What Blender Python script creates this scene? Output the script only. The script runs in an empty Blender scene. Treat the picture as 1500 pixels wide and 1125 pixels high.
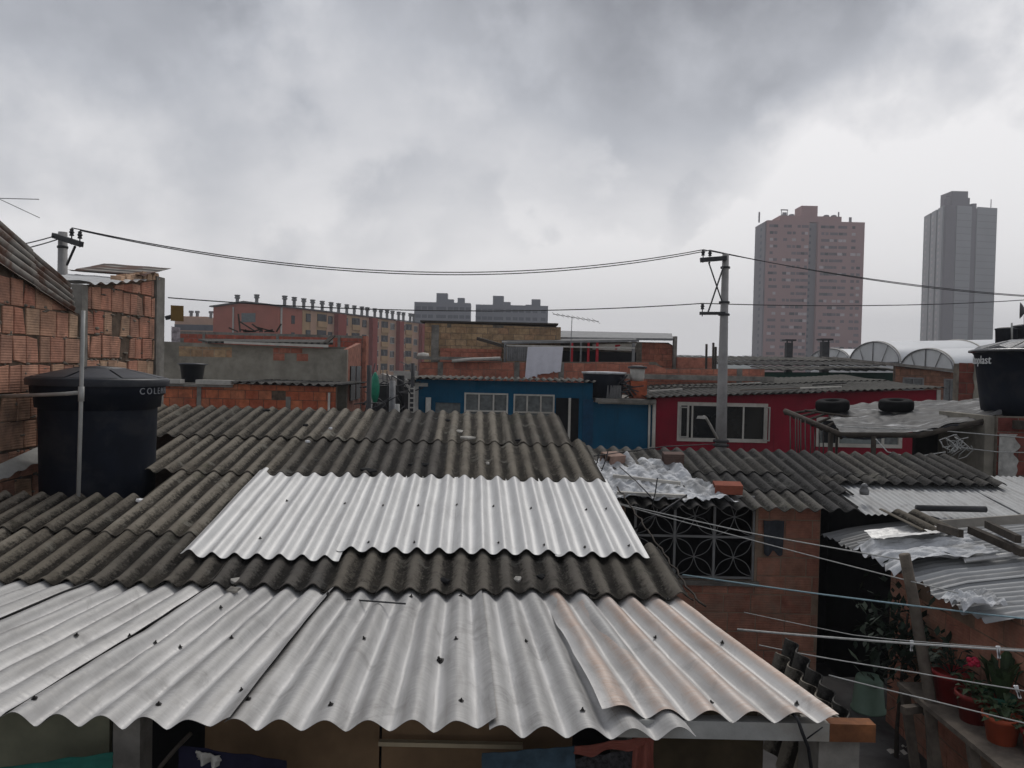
import bpy, bmesh, math, random
from mathutils import Vector, Matrix, noise
random.seed(7)
R = math.radians
HAZE = 0.0008
scene = bpy.context.scene
COL = scene.collection
V3 = Vector

# ------------------------------------------------------------------ camera and surveying helpers
CAM = V3((0, 0, 4.2)); FPX = 1150.0
PITCH, ROLL = R(1.3), 0.022
_f = V3((0, math.cos(PITCH), -math.sin(PITCH))); _u0 = V3((0, math.sin(PITCH), math.cos(PITCH))); _r0 = V3((1, 0, 0))
_r = _r0 * math.cos(ROLL) + _u0 * math.sin(ROLL); _u = _u0 * math.cos(ROLL) - _r0 * math.sin(ROLL)
def ray(px, py): return _f + _r * ((px - 750) / FPX) + _u * ((562.5 - py) / FPX)
def W(px, py, Y):
    d = ray(px, py); return CAM + d * (Y / d.y)
def WZ(px, py, z):
    d = ray(px, py); return CAM + d * ((z - CAM.z) / d.z)
def WX(px, py, x):
    d = ray(px, py); return CAM + d * (x / d.x)
cd = bpy.data.cameras.new('camera'); cam = bpy.data.objects.new('camera', cd); COL.objects.link(cam)
cd.sensor_width = 36; cd.lens = 36 * FPX / 1500; cd.clip_start = 0.05; cd.clip_end = 9000
m = Matrix.Identity(4)
for i in range(3): m[i][0] = _r[i]; m[i][1] = _u[i]; m[i][2] = -_f[i]; m[i][3] = CAM[i]
cam.matrix_world = m; scene.camera = cam

# ------------------------------------------------------------------ objects
def wloc(o):
    p = V3((0, 0, 0))
    while o is not None: p = p + o.location; o = o.parent
    return p
def tag(o, label=None, cat=None, group=None, kind=None):
    if label: o['label'] = label
    if cat: o['category'] = cat
    if group: o['group'] = group
    if kind: o['kind'] = kind
    return o
def thing(name, label, cat, loc=(0, 0, 0), group=None):
    o = bpy.data.objects.new(name, None); COL.objects.link(o); o.location = loc; o.empty_display_size = .2
    return tag(o, label, cat, group)
def copy_tree(o, parent=None):
    c = o.copy(); COL.objects.link(c)
    if parent is not None: c.parent = parent
    for ch in list(o.children): copy_tree(ch, c)
    return c

class MB:
    def __init__(s): s.v = []; s.f = []; s.uv = {}; s.sm = []
    def add(s, vs, fs, smooth=False, uvs=None):
        b = len(s.v)
        for i, p in enumerate(vs):
            s.v.append(V3(p))
            if uvs: s.uv[b + i] = uvs[i]
        for f in fs: s.f.append([b + i for i in f]); s.sm.append(smooth)
        return s
    def hexa(s, p, smooth=False):   # 8 corners: bottom 0..3 then top 4..7
        return s.add(p, [(3, 2, 1, 0), (4, 5, 6, 7), (0, 1, 5, 4), (1, 2, 6, 5), (2, 3, 7, 6), (3, 0, 4, 7)], smooth)
    def box(s, x0, x1, y0, y1, z0, z1):
        return s.hexa([(x0, y0, z0), (x1, y0, z0), (x1, y1, z0), (x0, y1, z0), (x0, y0, z1), (x1, y0, z1), (x1, y1, z1), (x0, y1, z1)])
    def bar(s, a, b, w, h=None, up=(0, 0, 1)):
        a, b = V3(a), V3(b); h = h or w; d = (b - a).normalized(); up = V3(up)
        x = d.cross(up)
        if x.length < 1e-4: x = d.cross(V3((0, 1, 0)))
        x.normalize(); y = x.cross(d).normalized(); x *= w / 2; y *= h / 2
        return s.hexa([a - x - y, b - x - y, b + x - y, a + x - y, a - x + y, b - x + y, b + x + y, a + x + y])
    def tube(s, pts, r, n=6, r1=None, caps=True, smooth=True):
        pts = [V3(p) for p in pts]; N = len(pts); vs = []; fs = []
        ref = V3((0, 0, 1))
        for i, p in enumerate(pts):
            d = (pts[min(i + 1, N - 1)] - pts[max(i - 1, 0)]).normalized()
            x = d.cross(ref)
            if x.length < 1e-3: x = d.cross(V3((0, 1, 0)))
            x.normalize(); y = d.cross(x)
            rr = (r + (r1 - r) * i / (N - 1)) if r1 is not None else r
            for k in range(n):
                a = 2 * math.pi * k / n; vs.append(p + x * (math.cos(a) * rr) + y * (math.sin(a) * rr))
        for i in range(N - 1):
            for k in range(n):
                k2 = (k + 1) % n; fs.append((i * n + k, i * n + k2, (i + 1) * n + k2, (i + 1) * n + k))
        if caps: fs.append(tuple(range(n))[::-1]); fs.append(tuple((N - 1) * n + k for k in range(n)))
        return s.add(vs, fs, smooth)
    def lathe(s, prof, c, n=32, smooth=True, faceted=False):
        c = V3(c); vs = []; fs = []
        for (r, z) in prof:
            for k in range(n):
                a = 2 * math.pi * k / n; vs.append(c + V3((math.cos(a) * r, math.sin(a) * r, z)))
        for i in range(len(prof) - 1):
            for k in range(n):
                k2 = (k + 1) % n; fs.append((i * n + k, i * n + k2, (i + 1) * n + k2, (i + 1) * n + k))
        return s.add(vs, fs, smooth)
    def poly(s, pts, d):            # prism: polygon pts extruded by vector d
        n = len(pts); d = V3(d); vs = [V3(p) for p in pts] + [V3(p) + d for p in pts]
        fs = [tuple(range(n)), tuple(range(2 * n - 1, n - 1, -1))] + [(k, k + n, (k + 1) % n + n, (k + 1) % n) for k in range(n)]
        return s.add(vs, fs)
    def sheet(s, P, u0, u1, v0, v1, nu, nv, th=.004, smooth=True, off=None):
        off = V3(off) if off is not None else V3((0, 0, -th)); vs = []; uv = []; fs = []
        for L in (0, 1):
            for j in range(nv + 1):
                for i in range(nu + 1):
                    u = u0 + (u1 - u0) * i / nu; v = v0 + (v1 - v0) * j / nv
                    vs.append(V3(P(u, v)) + off * L); uv.append((u, v))
        n1 = (nu + 1) * (nv + 1); g = lambda i, j, L: L * n1 + j * (nu + 1) + i
        for j in range(nv):
            for i in range(nu):
                fs.append((g(i, j, 0), g(i + 1, j, 0), g(i + 1, j + 1, 0), g(i, j + 1, 0)))
                fs.append((g(i, j, 1), g(i, j + 1, 1), g(i + 1, j + 1, 1), g(i + 1, j, 1)))
        s.add(vs, fs, smooth, uv)
        def rim(ids):
            for p, q in zip(ids, ids[1:]):
                s.add([vs[p], vs[p + n1], vs[q + n1], vs[q]], [(0, 1, 2, 3)], False, [uv[p], uv[p], uv[q], uv[q]])
        for j in (0, nv): rim([g(i, j, 0) for i in range(nu + 1)])
        for i in (0, nu): rim([g(i, j, 0) for j in range(nv + 1)])
        return s
    def build(s, name, mat, parent=None, fix=True):
        o0 = wloc(parent) if parent is not None else None
        me = bpy.data.meshes.new(name)
        vs = [(p - o0) if o0 is not None else p for p in s.v]
        if parent is None and vs:
            lo = [min(p[i] for p in vs) for i in range(3)]; hi = [max(p[i] for p in vs) for i in range(3)]
            org = V3(((lo[0] + hi[0]) / 2, (lo[1] + hi[1]) / 2, lo[2])); vs = [p - org for p in vs]
        me.from_pydata([tuple(p) for p in vs], [], s.f)
        lay = me.uv_layers.new(name='UVMap')
        me.polygons.foreach_set('use_smooth', s.sm)
        for p in me.polygons:
            n = p.normal; ax = max(range(3), key=lambda i: abs(n[i]))
            for li in p.loop_indices:
                vi = me.loops[li].vertex_index
                if vi in s.uv: lay.data[li].uv = s.uv[vi]
                else:
                    c = s.v[vi]
                    lay.data[li].uv = (c.y, c.z) if ax == 0 else ((c.x, c.z) if ax == 1 else (c.x, c.y))
        if fix:
            bm = bmesh.new(); bm.from_mesh(me); bmesh.ops.recalc_face_normals(bm, faces=bm.faces); bm.to_mesh(me); bm.free()
        me.update()
        o = bpy.data.objects.new(name, me); COL.objects.link(o)
        if mat is not None: me.materials.append(mat)
        if parent is not None: o.parent = parent
        else: o.location = org
        return o
def bez(p0, p1, sag, n=24):
    p0, p1 = V3(p0), V3(p1)
    return [p0.lerp(p1, i / n) - V3((0, 0, sag * 4 * (i / n) * (1 - i / n))) for i in range(n + 1)]
def nz(x, y, z=0, s=1.0): return noise.noise(V3((x * s, y * s, z)))

# ------------------------------------------------------------------ materials
class NT:
    def __init__(s, name):
        s.m = bpy.data.materials.new(name); s.m.use_nodes = True; s.t = s.m.node_tree; s.n = s.t.nodes
        s.p = s.n['Principled BSDF']; s.tc = s.n.new('ShaderNodeTexCoord')
    def node(s, t, **kw):
        n = s.n.new(t)
        for k, v in kw.items(): setattr(n, k, v)
        return n
    def L(s, a, b): s.t.links.new(a, b)
    def noise(s, scale, detail=5, rough=.55, vec=None, dist=0, out='Fac'):
        n = s.node('ShaderNodeTexNoise'); n.inputs['Scale'].default_value = scale; n.inputs['Detail'].default_value = detail
        n.inputs['Roughness'].default_value = rough; n.inputs['Distortion'].default_value = dist
        s.L(vec if vec is not None else s.tc.outputs['Object'], n.inputs['Vector']); return n.outputs[out]
    def mapping(s, vec, scale=(1, 1, 1), loc=(0, 0, 0)):
        n = s.node('ShaderNodeMapping'); n.inputs['Scale'].default_value = scale; n.inputs['Location'].default_value = loc; s.L(vec, n.inputs['Vector']); return n.outputs[0]
    def ramp(s, fac, stops):
        n = s.node('ShaderNodeValToRGB'); e = n.color_ramp.elements
        while len(e) < len(stops): e.new(.5)
        for k, (p, c) in enumerate(stops):
            e[k].position = p; e[k].color = (c[0], c[1], c[2], 1) if hasattr(c, '__len__') else (c, c, c, 1)
        s.L(fac, n.inputs[0]); return n.outputs[0]
    def mix(s, fac, a, b, mode='MIX'):
        n = s.node('ShaderNodeMix', data_type='RGBA', blend_type=mode)
        for sock, v in ((n.inputs[0], fac), (n.inputs[6], a), (n.inputs[7], b)):
            if isinstance(v, (int, float)): sock.default_value = v if sock.type == 'VALUE' else (v, v, v, 1)
            elif hasattr(v, '__len__'): sock.default_value = (v[0], v[1], v[2], 1)
            else: s.L(v, sock)
        return n.outputs[2]
    def math(s, op, a, b=0, c=None):
        n = s.node('ShaderNodeMath', operation=op)
        for i, v in enumerate((a, b) if c is None else (a, b, c)):
            if isinstance(v, (int, float)): n.inputs[i].default_value = v
            else: s.L(v, n.inputs[i])
        return n.outputs[0]
    def bump(s, h, strength=.4, dist=.01):
        n = s.node('ShaderNodeBump'); n.inputs['Strength'].default_value = strength; n.inputs['Distance'].default_value = dist
        s.L(h, n.inputs['Height']); s.L(n.outputs[0], s.p.inputs['Normal'])
    def done(s, col=None, rough=.8, metal=0, spec=.35):
        if col is not None:
            if hasattr(col, '__len__') : s.p.inputs['Base Color'].default_value = (*col[:3], 1)
            else: s.L(col, s.p.inputs['Base Color'])
        if isinstance(rough, (int, float)): s.p.inputs['Roughness'].default_value = rough
        else: s.L(rough, s.p.inputs['Roughness'])
        s.p.inputs['Metallic'].default_value = metal; s.p.inputs['Specular IOR Level'].default_value = spec
        return s.m
def cmul(c, k): return tuple(min(1, max(0, x * k)) for x in c[:3])
_cache = {}
def M(name, col, rough=.85, metal=0, var=.3, scale=5, bump=.25, spec=.3, stain=None, stain_amt=.5, stain_scale=1.3):
    if name in _cache: return _cache[name]
    t = NT(name)
    c = t.ramp(t.noise(scale, 7, .6), [(.3, cmul(col, 1 - var)), (.7, cmul(col, 1 + var))])
    if stain is not None:
        f = t.ramp(t.noise(stain_scale, 8, .62, dist=.4), [(.5, 0), (.62, stain_amt)])
        c = t.mix(f, c, stain)
    if bump: t.bump(t.noise(scale * 8, 5, .6), bump, .008)
    _cache[name] = t.done(c, rough, metal, spec); return _cache[name]

def brick_mat(name, cols, groove=.5, dirt=(.06, .05, .045), dirt_amt=.5, stain_scale=1.6):
    t = NT(name); g = t.node('ShaderNodeNewGeometry')
    c = t.ramp(g.outputs['Random Per Island'], [(i / max(1, len(cols) - 1), k) for i, k in enumerate(cols)])
    n1 = t.ramp(t.noise(7, 7, .65), [(.3, .62), (.7, 1.15)]); c = t.mix(1.0, c, n1, 'MULTIPLY')
    sep = t.node('ShaderNodeSeparateXYZ'); t.L(t.tc.outputs['UV'], sep.inputs[0])
    w = t.math('SINE', t.math('MULTIPLY', sep.outputs[1], 2 * math.pi / .028))
    wl = t.math('MULTIPLY_ADD', w, .05 * groove, 1.0); c = t.mix(1.0, c, wl, 'MULTIPLY')
    f = t.ramp(t.noise(stain_scale, 9, .65, dist=.5), [(.48, 0), (.68, dirt_amt)]); c = t.mix(f, c, dirt)
    h = t.math('MULTIPLY_ADD', w, .4 * groove, t.noise(45, 4, .6)); t.bump(h, .5, .006)
    return t.done(c, .92, 0, .15)

def asbestos_mat(name, dark, light, warm=(.11, .09, .065), pitch=.177, crest=1.0):
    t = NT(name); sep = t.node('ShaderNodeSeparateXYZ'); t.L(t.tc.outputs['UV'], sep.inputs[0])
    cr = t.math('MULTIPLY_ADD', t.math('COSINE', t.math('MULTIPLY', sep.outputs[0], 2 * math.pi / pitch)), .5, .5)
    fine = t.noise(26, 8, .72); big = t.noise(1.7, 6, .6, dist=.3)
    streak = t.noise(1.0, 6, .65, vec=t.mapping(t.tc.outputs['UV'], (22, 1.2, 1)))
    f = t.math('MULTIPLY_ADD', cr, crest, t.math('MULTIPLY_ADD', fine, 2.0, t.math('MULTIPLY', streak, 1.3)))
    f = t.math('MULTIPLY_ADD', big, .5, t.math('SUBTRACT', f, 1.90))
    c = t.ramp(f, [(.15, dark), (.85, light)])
    c = t.mix(t.ramp(t.noise(2.3, 5, .6), [(.45, 0), (.7, .55)]), c, warm)
    sp = t.ramp(t.noise(60, 3, .5), [(.63, 0), (.7, .6)]); c = t.mix(t.math('MULTIPLY', sp, t.ramp(big, [(.4, .2), (.6, 1)])), c, cmul(light, 1.5))
    bl = t.ramp(t.noise(7, 6, .7), [(.58, 0), (.7, .6)]); c = t.mix(bl, c, cmul(dark, .6))
    c = t.mix(t.ramp(t.noise(3.1, 9, .72, dist=.5), [(.57, 0), (.66, .6)]), c, (.19, .185, .165)); c = t.mix(t.ramp(t.noise(1.3, 9, .7, dist=.8), [(.60, 0), (.68, .5)]), c, (.055, .055, .036))
    oi = t.node('ShaderNodeObjectInfo'); c = t.mix(1.0, c, t.ramp(oi.outputs['Random'], [(0, (.62, .63, .66)), (.5, (.95, .93, .88)), (1, (1.38, 1.36, 1.3))]), 'MULTIPLY')
    t.bump(t.noise(70, 5, .7), .7, .007)
    return t.done(c, .95, 0, .15)

def zinc_mat(name, base, metal=.5, rough=.42, ridge=.0, tint=None, tint_amt=.0, grime=(.16, .15, .14), pitch=.177, grime_amt=.5):
    t = NT(name); sep = t.node('ShaderNodeSeparateXYZ'); t.L(t.tc.outputs['UV'], sep.inputs[0])
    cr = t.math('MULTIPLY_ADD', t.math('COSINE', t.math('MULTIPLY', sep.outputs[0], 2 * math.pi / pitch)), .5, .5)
    across = t.noise(1.0, 5, .7, vec=t.mapping(t.tc.outputs['UV'], (7, 55, 1)))
    along = t.noise(1.0, 5, .6, vec=t.mapping(t.tc.outputs['UV'], (30, 1.5, 1)))
    c = t.ramp(t.math('MULTIPLY_ADD', along, .6, t.math('MULTIPLY', across, .4)), [(.3, cmul(base, .8)), (.7, cmul(base, 1.1))])
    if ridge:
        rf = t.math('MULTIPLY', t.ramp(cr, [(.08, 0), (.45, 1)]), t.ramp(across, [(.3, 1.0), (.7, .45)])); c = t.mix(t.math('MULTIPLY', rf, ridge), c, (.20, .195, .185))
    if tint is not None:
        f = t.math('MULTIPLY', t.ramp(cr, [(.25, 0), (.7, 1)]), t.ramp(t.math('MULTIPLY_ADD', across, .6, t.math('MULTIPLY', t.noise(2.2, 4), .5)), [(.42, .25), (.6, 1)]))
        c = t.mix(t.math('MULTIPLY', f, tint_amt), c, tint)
    f = t.ramp(t.noise(1.0, 8, .68, vec=t.mapping(t.tc.outputs['UV'], (7, 1.6, 1)), dist=.5), [(.48, 0), (.72, grime_amt)]); c = t.mix(f, c, grime)
    f = t.ramp(t.noise(3.0, 9, .72, dist=.9), [(.56, 0), (.66, grime_amt * .7)]); c = t.mix(f, c, cmul(grime, .9))
    f = t.ramp(t.noise(1.0, 6, .7, vec=t.mapping(t.tc.outputs['UV'], (45, 1.1, 1))), [(.60, 0), (.72, grime_amt * .8)]); c = t.mix(f, c, (.20, .15, .115))
    sp = t.ramp(t.noise(40, 4, .6), [(.68, 0), (.76, .5)]); c = t.mix(sp, c, cmul(grime, .6))
    t.bump(t.math('MULTIPLY_ADD', across, .8, t.noise(5, 4)), .12, .01)
    return t.done(c, t.ramp(across, [(.3, rough - .08), (.7, rough + .15)]), metal, .4)

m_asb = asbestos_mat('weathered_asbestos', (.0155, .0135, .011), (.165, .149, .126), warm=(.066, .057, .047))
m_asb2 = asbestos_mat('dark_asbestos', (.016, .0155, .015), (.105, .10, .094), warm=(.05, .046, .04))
m_zinc = zinc_mat('dull_zinc', (.56, .55, .535), .26, .55, ridge=.65, grime_amt=.5)
m_zincw = zinc_mat('pale_zinc', (.64, .635, .62), .25, .46, ridge=.2, grime_amt=.22)
m_zincp = zinc_mat('stained_zinc', (.58, .565, .545), .3, .50, ridge=.3, tint=(.42, .305, .24), tint_amt=.85)
m_zinct = zinc_mat('thin_ribbed_zinc', (.36, .365, .365), .2, .6, pitch=.076, grime_amt=.7)
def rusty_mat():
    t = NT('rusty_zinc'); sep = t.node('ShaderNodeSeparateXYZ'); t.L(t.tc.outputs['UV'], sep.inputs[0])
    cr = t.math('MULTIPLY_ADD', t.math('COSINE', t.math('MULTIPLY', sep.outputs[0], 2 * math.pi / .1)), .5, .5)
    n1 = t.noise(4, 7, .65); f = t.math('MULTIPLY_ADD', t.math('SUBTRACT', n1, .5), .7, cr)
    c = t.ramp(f, [(.2, (.025, .020, .016)), (.8, (.27, .25, .22))])  # troughs darkened and crests lightened to imitate rib shading, under the real rust
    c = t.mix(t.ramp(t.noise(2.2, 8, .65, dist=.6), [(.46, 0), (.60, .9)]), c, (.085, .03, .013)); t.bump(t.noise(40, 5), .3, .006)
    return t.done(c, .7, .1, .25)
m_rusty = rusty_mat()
m_bolt = M('bolt_iron', (.03, .028, .026), .6, .5)
m_br_left = brick_mat('clay_block', [(.56, .26, .175), (.62, .33, .225), (.50, .215, .145), (.61, .41, .27), (.42, .225, .16), (.58, .30, .20)], 1, dirt=(.11, .085, .07), dirt_amt=.75)
m_br_or = brick_mat('orange_brick', [(.52, .145, .07), (.60, .19, .09), (.45, .115, .06), (.62, .25, .13)], .5)
m_br_pink = brick_mat('pink_brick', [(.50, .19, .125), (.56, .225, .15), (.52, .20, .135), (.46, .165, .11)], .7, dirt_amt=.35)
m_br_tan = brick_mat('tan_brick', [(.47, .32, .18), (.54, .37, .22), (.42, .28, .16), (.50, .30, .18)], .4, dirt_amt=.5)
m_br_yard = brick_mat('yard_block', [(.46, .20, .135), (.52, .25, .17), (.42, .175, .12), (.48, .26, .18)], .6, dirt=(.30, .25, .19), dirt_amt=.6)
m_br_red = brick_mat('dark_red_brick', [(.20, .06, .045), (.26, .08, .06), (.17, .05, .04)], .5, dirt_amt=.5)
m_mortar = M('mortar', (.17, .145, .115), .95, var=.4, scale=8, bump=.6)
m_mortar_d = M('dirty_mortar', (.12, .085, .06), .95, var=.5, scale=8, bump=.6)
m_conc = M('concrete', (.23, .215, .19), .95, var=.3, scale=6, bump=.5, stain=(.07, .06, .05))
m_plaster = M('grey_plaster', (.30, .275, .225), .95, var=.25, scale=3, bump=.4, stain=(.10, .09, .075), stain_scale=.8)
m_pole = M('pole_concrete', (.30, .29, .28), .9, var=.15, scale=4, bump=.3, stain=(.17, .16, .15))
def paint_mat(name, col, fade, drip):
    t = NT(name); n1 = t.noise(1.1, 7, .62, dist=.3)
    c = t.ramp(n1, [(.32, cmul(col, .78)), (.66, cmul(col, 1.12))])
    c = t.mix(t.ramp(t.noise(2.6, 9, .7, dist=.6), [(.58, 0), (.68, .55)]), c, fade)
    st = t.noise(1.0, 7, .7, vec=t.mapping(t.tc.outputs['Object'], (9, 9, .55)))
    c = t.mix(t.ramp(st, [(.53, 0), (.70, .6)]), c, drip)
    t.bump(t.noise(30, 6, .65), .35, .01); return t.done(c, .8, 0, .25)
m_blue = paint_mat('blue_paint', (.002, .082, .160), (.015, .10, .165), (.003, .035, .06))
m_red = paint_mat('crimson_paint', (.25, .008, .024), (.27, .03, .045), (.11, .008, .016))
m_white = M('off_white_paint', (.58, .55, .49), .7, var=.12, scale=7, stain=(.3, .26, .2), stain_amt=.35)
m_trim = M('grey_white_trim', (.45, .43, .39), .75, var=.2, scale=6)
m_glass = M('dark_glass', (.012, .014, .015), .12, var=.2, scale=1, bump=0, spec=.5)
m_curtain = M('net_curtain', (.16, .17, .165), .9, var=.35, scale=9, bump=0)
m_dark = M('near_black', (.012, .012, .013), .95, var=.3)  # near-black colour; on inner walls it stands in for unlit rooms
m_black = M('black_plastic', (.010, .012, .017), .42, var=.25, scale=3, bump=.1, spec=.4)
m_tank = M('tank_polyethylene', (.006, .009, .017), .6, var=.3, scale=3, bump=.15, spec=.16, stain=(.030, .032, .036), stain_amt=.5, stain_scale=2)
m_lid = M('tank_lid', (.016, .018, .024), .45, var=.3, scale=4, bump=.15, spec=.3, stain=(.06, .06, .06), stain_amt=.5)
m_letter = M('moulded_lettering', (.30, .31, .33), .6, var=.2)
m_letterw = M('white_lettering', (.75, .75, .75), .6, var=.1)
m_pvc = M('pvc_pipe', (.36, .36, .34), .5, var=.15)
m_wire = M('wire_rubber', (.018, .018, .02), .6, var=.1, bump=0)
m_steel = M('weathered_steel', (.20, .20, .20), .5, .5, var=.25)
m_steeld = M('dark_steel', (.05, .05, .052), .6, .3, var=.3)
m_wood = M('grey_timber', (.15, .125, .10), .9, var=.35, scale=9, bump=.4)
m_woodd = M('dark_timber', (.055, .045, .036), .9, var=.4, scale=9, bump=.4)
m_ply = M('brown_plywood', (.19, .12, .065), .85, var=.2, scale=4)
m_rope = M('pale_rope', (.45, .45, .43), .9, var=.2, scale=30, bump=0)
m_roped = M('blue_rope', (.28, .40, .44), .9, var=.2, scale=30, bump=0)
m_ground = M('packed_earth', (.055, .050, .045), .95, var=.4, scale=1.2, bump=.6, stain=(.09, .085, .08), stain_scale=.5)
m_plastic = M('white_plastic_sheet', (.58, .59, .60), .6, var=.25, scale=5, spec=.2, stain=(.16, .155, .145), stain_amt=.6, stain_scale=3)
m_greenbag = M('green_plastic', (.01, .20, .115), .4, var=.3, scale=8)
m_bucket = M('pale_green_bucket', (.19, .28, .21), .5, var=.15)
m_potr = M('red_pot', (.34, .03, .03), .5, var=.15); m_poto = M('orange_pot', (.50, .10, .045), .5, var=.15); m_potg = M('green_pot', (.03, .14, .09), .5, var=.15)
m_leaf = M('leaf_green', (.035, .06, .024), .6, var=.5, scale=14, bump=0); m_leafd = M('leaf_dark', (.022, .036, .022), .7, var=.5, scale=14, bump=0)
m_flower = M('red_petal', (.5, .02, .06), .6, var=.2)
m_rust = M('orange_rust', (.20, .08, .032), .9, var=.5, scale=12, stain=(.10, .04, .02))

# ------------------------------------------------------------------ wall builders
def rsub(rects, hole):
    out = []
    hu0, hu1, hv0, hv1 = hole
    for (a, b, c, d) in rects:
        if hu1 <= a or hu0 >= b or hv1 <= c or hv0 >= d: out.append((a, b, c, d)); continue
        if hu0 > a: out.append((a, hu0, c, d))
        if hu1 < b: out.append((hu1, b, c, d))
        m0, m1 = max(a, hu0), min(b, hu1)
        if hv0 > c: out.append((m0, m1, c, hv0))
        if hv1 < d: out.append((m0, m1, hv1, d))
    return out
def slab(mb, O, U, N, w, top, t, holes=(), brk=()):
    """wall body: u along U, v up, front face at O, thickness t away from N; top = function of u"""
    O, U, N = V3(O), V3(U).normalized(), V3(N).normalized(); Z = V3((0, 0, 1))
    us = sorted(set([0, w] + [b for b in brk if 0 < b < w] + [max(0, min(w, e)) for h in holes for e in h[:2]]))
    for a, b in zip(us, us[1:]):
        if b - a < 1e-5: continue
        iv = sorted([(h[2], h[3]) for h in holes if h[0] <= a + 1e-6 and h[1] >= b - 1e-6]); v = 0; segs = []
        for (c, d) in iv:
            if c > v: segs.append((v, v, c, c))
            v = max(v, d)
        segs.append((v, v, top(a), top(b)))
        for (va, vb, ta, tb) in segs:
            if max(ta, tb) - v < -5: continue
            p = [O + U * a + Z * va, O + U * b + Z * vb, O + U * b + Z * vb - N * t, O + U * a + Z * va - N * t]
            q = [O + U * a + Z * ta, O + U * b + Z * tb, O + U * b + Z * tb - N * t, O + U * a + Z * ta - N * t]
            mb.hexa(p + q)
    return mb
def bricks(mb, O, U, N, w, top, bw, bh, gap=.014, proud=.012, holes=(), v0=0, jit=.004, miss=0.0, stagger=.5, wj=.0):
    O, U, N = V3(O), V3(U).normalized(), V3(N).normalized(); Z = V3((0, 0, 1)); row = 0; v = v0
    tmax = max(top(w * k / 20) for k in range(21))
    while v < tmax:
        u = -bw * (stagger * (row % 2)) - random.random() * .3 * bw * (1 if wj else 0)
        while u < w:
            cw = bw * (1 + random.uniform(-wj, wj)); a, b = max(u, 0) + gap / 2, min(u + cw, w) - gap / 2; wv = .02 * noise.noise(V3((u * 1.3, row * .7, 3))) if wj > .2 else 0; c, d = v + gap / 2 + wv, v + bh - gap / 2 + wv
            u += cw
            if b - a < .03 or random.random() < miss: continue
            rects = [(a, b, c, d)]
            for h in holes: rects = rsub(rects, h)
            for (ra, rb, rc, rd) in rects:
                ta, tb = min(rd, top(ra)), min(rd, top(rb))
                if ta - rc < .02 or tb - rc < .02 or rb - ra < .02: continue
                pr = proud + random.uniform(-jit, jit)
                J = lambda: random.uniform(-jit, jit) * .7
                q = [(ra + J(), rc + J()), (rb + J(), rc + J()), (rb + J(), tb + J()), (ra + J(), ta + J())]
                if wj > .2 and random.random() < .35:
                    kq = random.randrange(4); q[kq] = (q[kq][0] + random.uniform(.01, .05) * (1 if kq in (0, 3) else -1), q[kq][1] + random.uniform(.01, .04) * (1 if kq < 2 else -1))
                e = min(.006, proud * .5)
                vs = [O + U * x + Z * y - N * .01 for x, y in q] + [O + U * x + Z * y + N * (pr - e) for x, y in q]
                cx = sum(x for x, y in q) / 4; cy = sum(y for x, y in q) / 4
                s = lambda x, y: (x + (e if x < cx else -e), y + (e if y < cy else -e))
                vs += [O + U * s(x, y)[0] + Z * s(x, y)[1] + N * (pr + random.uniform(-.001, .001)) for x, y in q]
                mb.add(vs, [(8, 9, 10, 11)] + [(i, (i + 1) % 4, (i + 1) % 4 + 4, i + 4) for i in range(4)] + [(i + 4, (i + 1) % 4 + 4, (i + 1) % 4 + 8, i + 8) for i in range(4)])
        v += bh; row += 1
    return mb
def win(root, x0, x1, z0, z1, y, nc, nr, fw=.06, frame=None, pane=None, dep=.08, name='window', bars=None):
    """framed window flush in a frontal wall (front at y); frame mesh plus its panes as a sub-part"""
    a = MB(); fr = frame or m_white
    a.box(x0, x1, y - .02, y + dep, z0, z0 + fw); a.box(x0, x1, y - .02, y + dep, z1 - fw, z1)
    a.box(x0, x0 + fw, y - .018, y + dep - .002, z0 + fw, z1 - fw); a.box(x1 - fw, x1, y - .018, y + dep - .002, z0 + fw, z1 - fw)
    b = bars or fw * .6
    for k in range(1, nc):
        xx = x0 + (x1 - x0) * k / nc; a.box(xx - b / 2, xx + b / 2, y - .012, y + dep - .004, z0 + fw, z1 - fw)
    for k in range(1, nr):
        zz = z0 + (z1 - z0) * k / nr; a.box(x0 + fw, x1 - fw, y - .009, y + dep - .006, zz - b / 2, zz + b / 2)
    o = a.build(name, fr, root)
    p = MB().box(x0 + fw * .5, x1 - fw * .5, y + .03, y + .045, z0 + fw * .5, z1 - fw * .5).build('pane', pane or m_glass, o)
    return o

# ------------------------------------------------------------------ the setting
g = MB(); n = 40; S = 2600
g.add([(-1300, -60, 0), (1300, -60, 0), (1300, 1120, 0), (-1300, 1120, 0)], [(0, 1, 2, 3)])
tag(g.build('ground', m_ground, fix=False), 'dark earth and concrete ground of the yard and town', 'ground', kind='structure')
# distant low ridge with its tree line
h = MB(); vs = []; fs = []; NX = 300
for i in range(NX + 1):
    x = -1250 + 2500 * i / NX; Y = 900 + 50 * nz(i * .05, 3)
    top = 19 + 5 * nz(i * .03, 9) + 3 * nz(i * .6, 1) + 2.2 * nz(i * 1.9, 5)
    vs += [(x, Y - 90, -.9), (x, Y, top), (x, Y + 120, -.9)]
for i in range(NX): fs += [(i * 3, i * 3 + 3, i * 3 + 4, i * 3 + 1), (i * 3 + 1, i * 3 + 4, i * 3 + 5, i * 3 + 2)]
h.add(vs, fs, True)
tag(h.build('hills', M('wooded_hill', (.05, .07, .05), .95, var=.5, scale=.02, bump=0)), 'faint wooded ridge on the horizon', 'hills', kind='structure')

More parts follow.
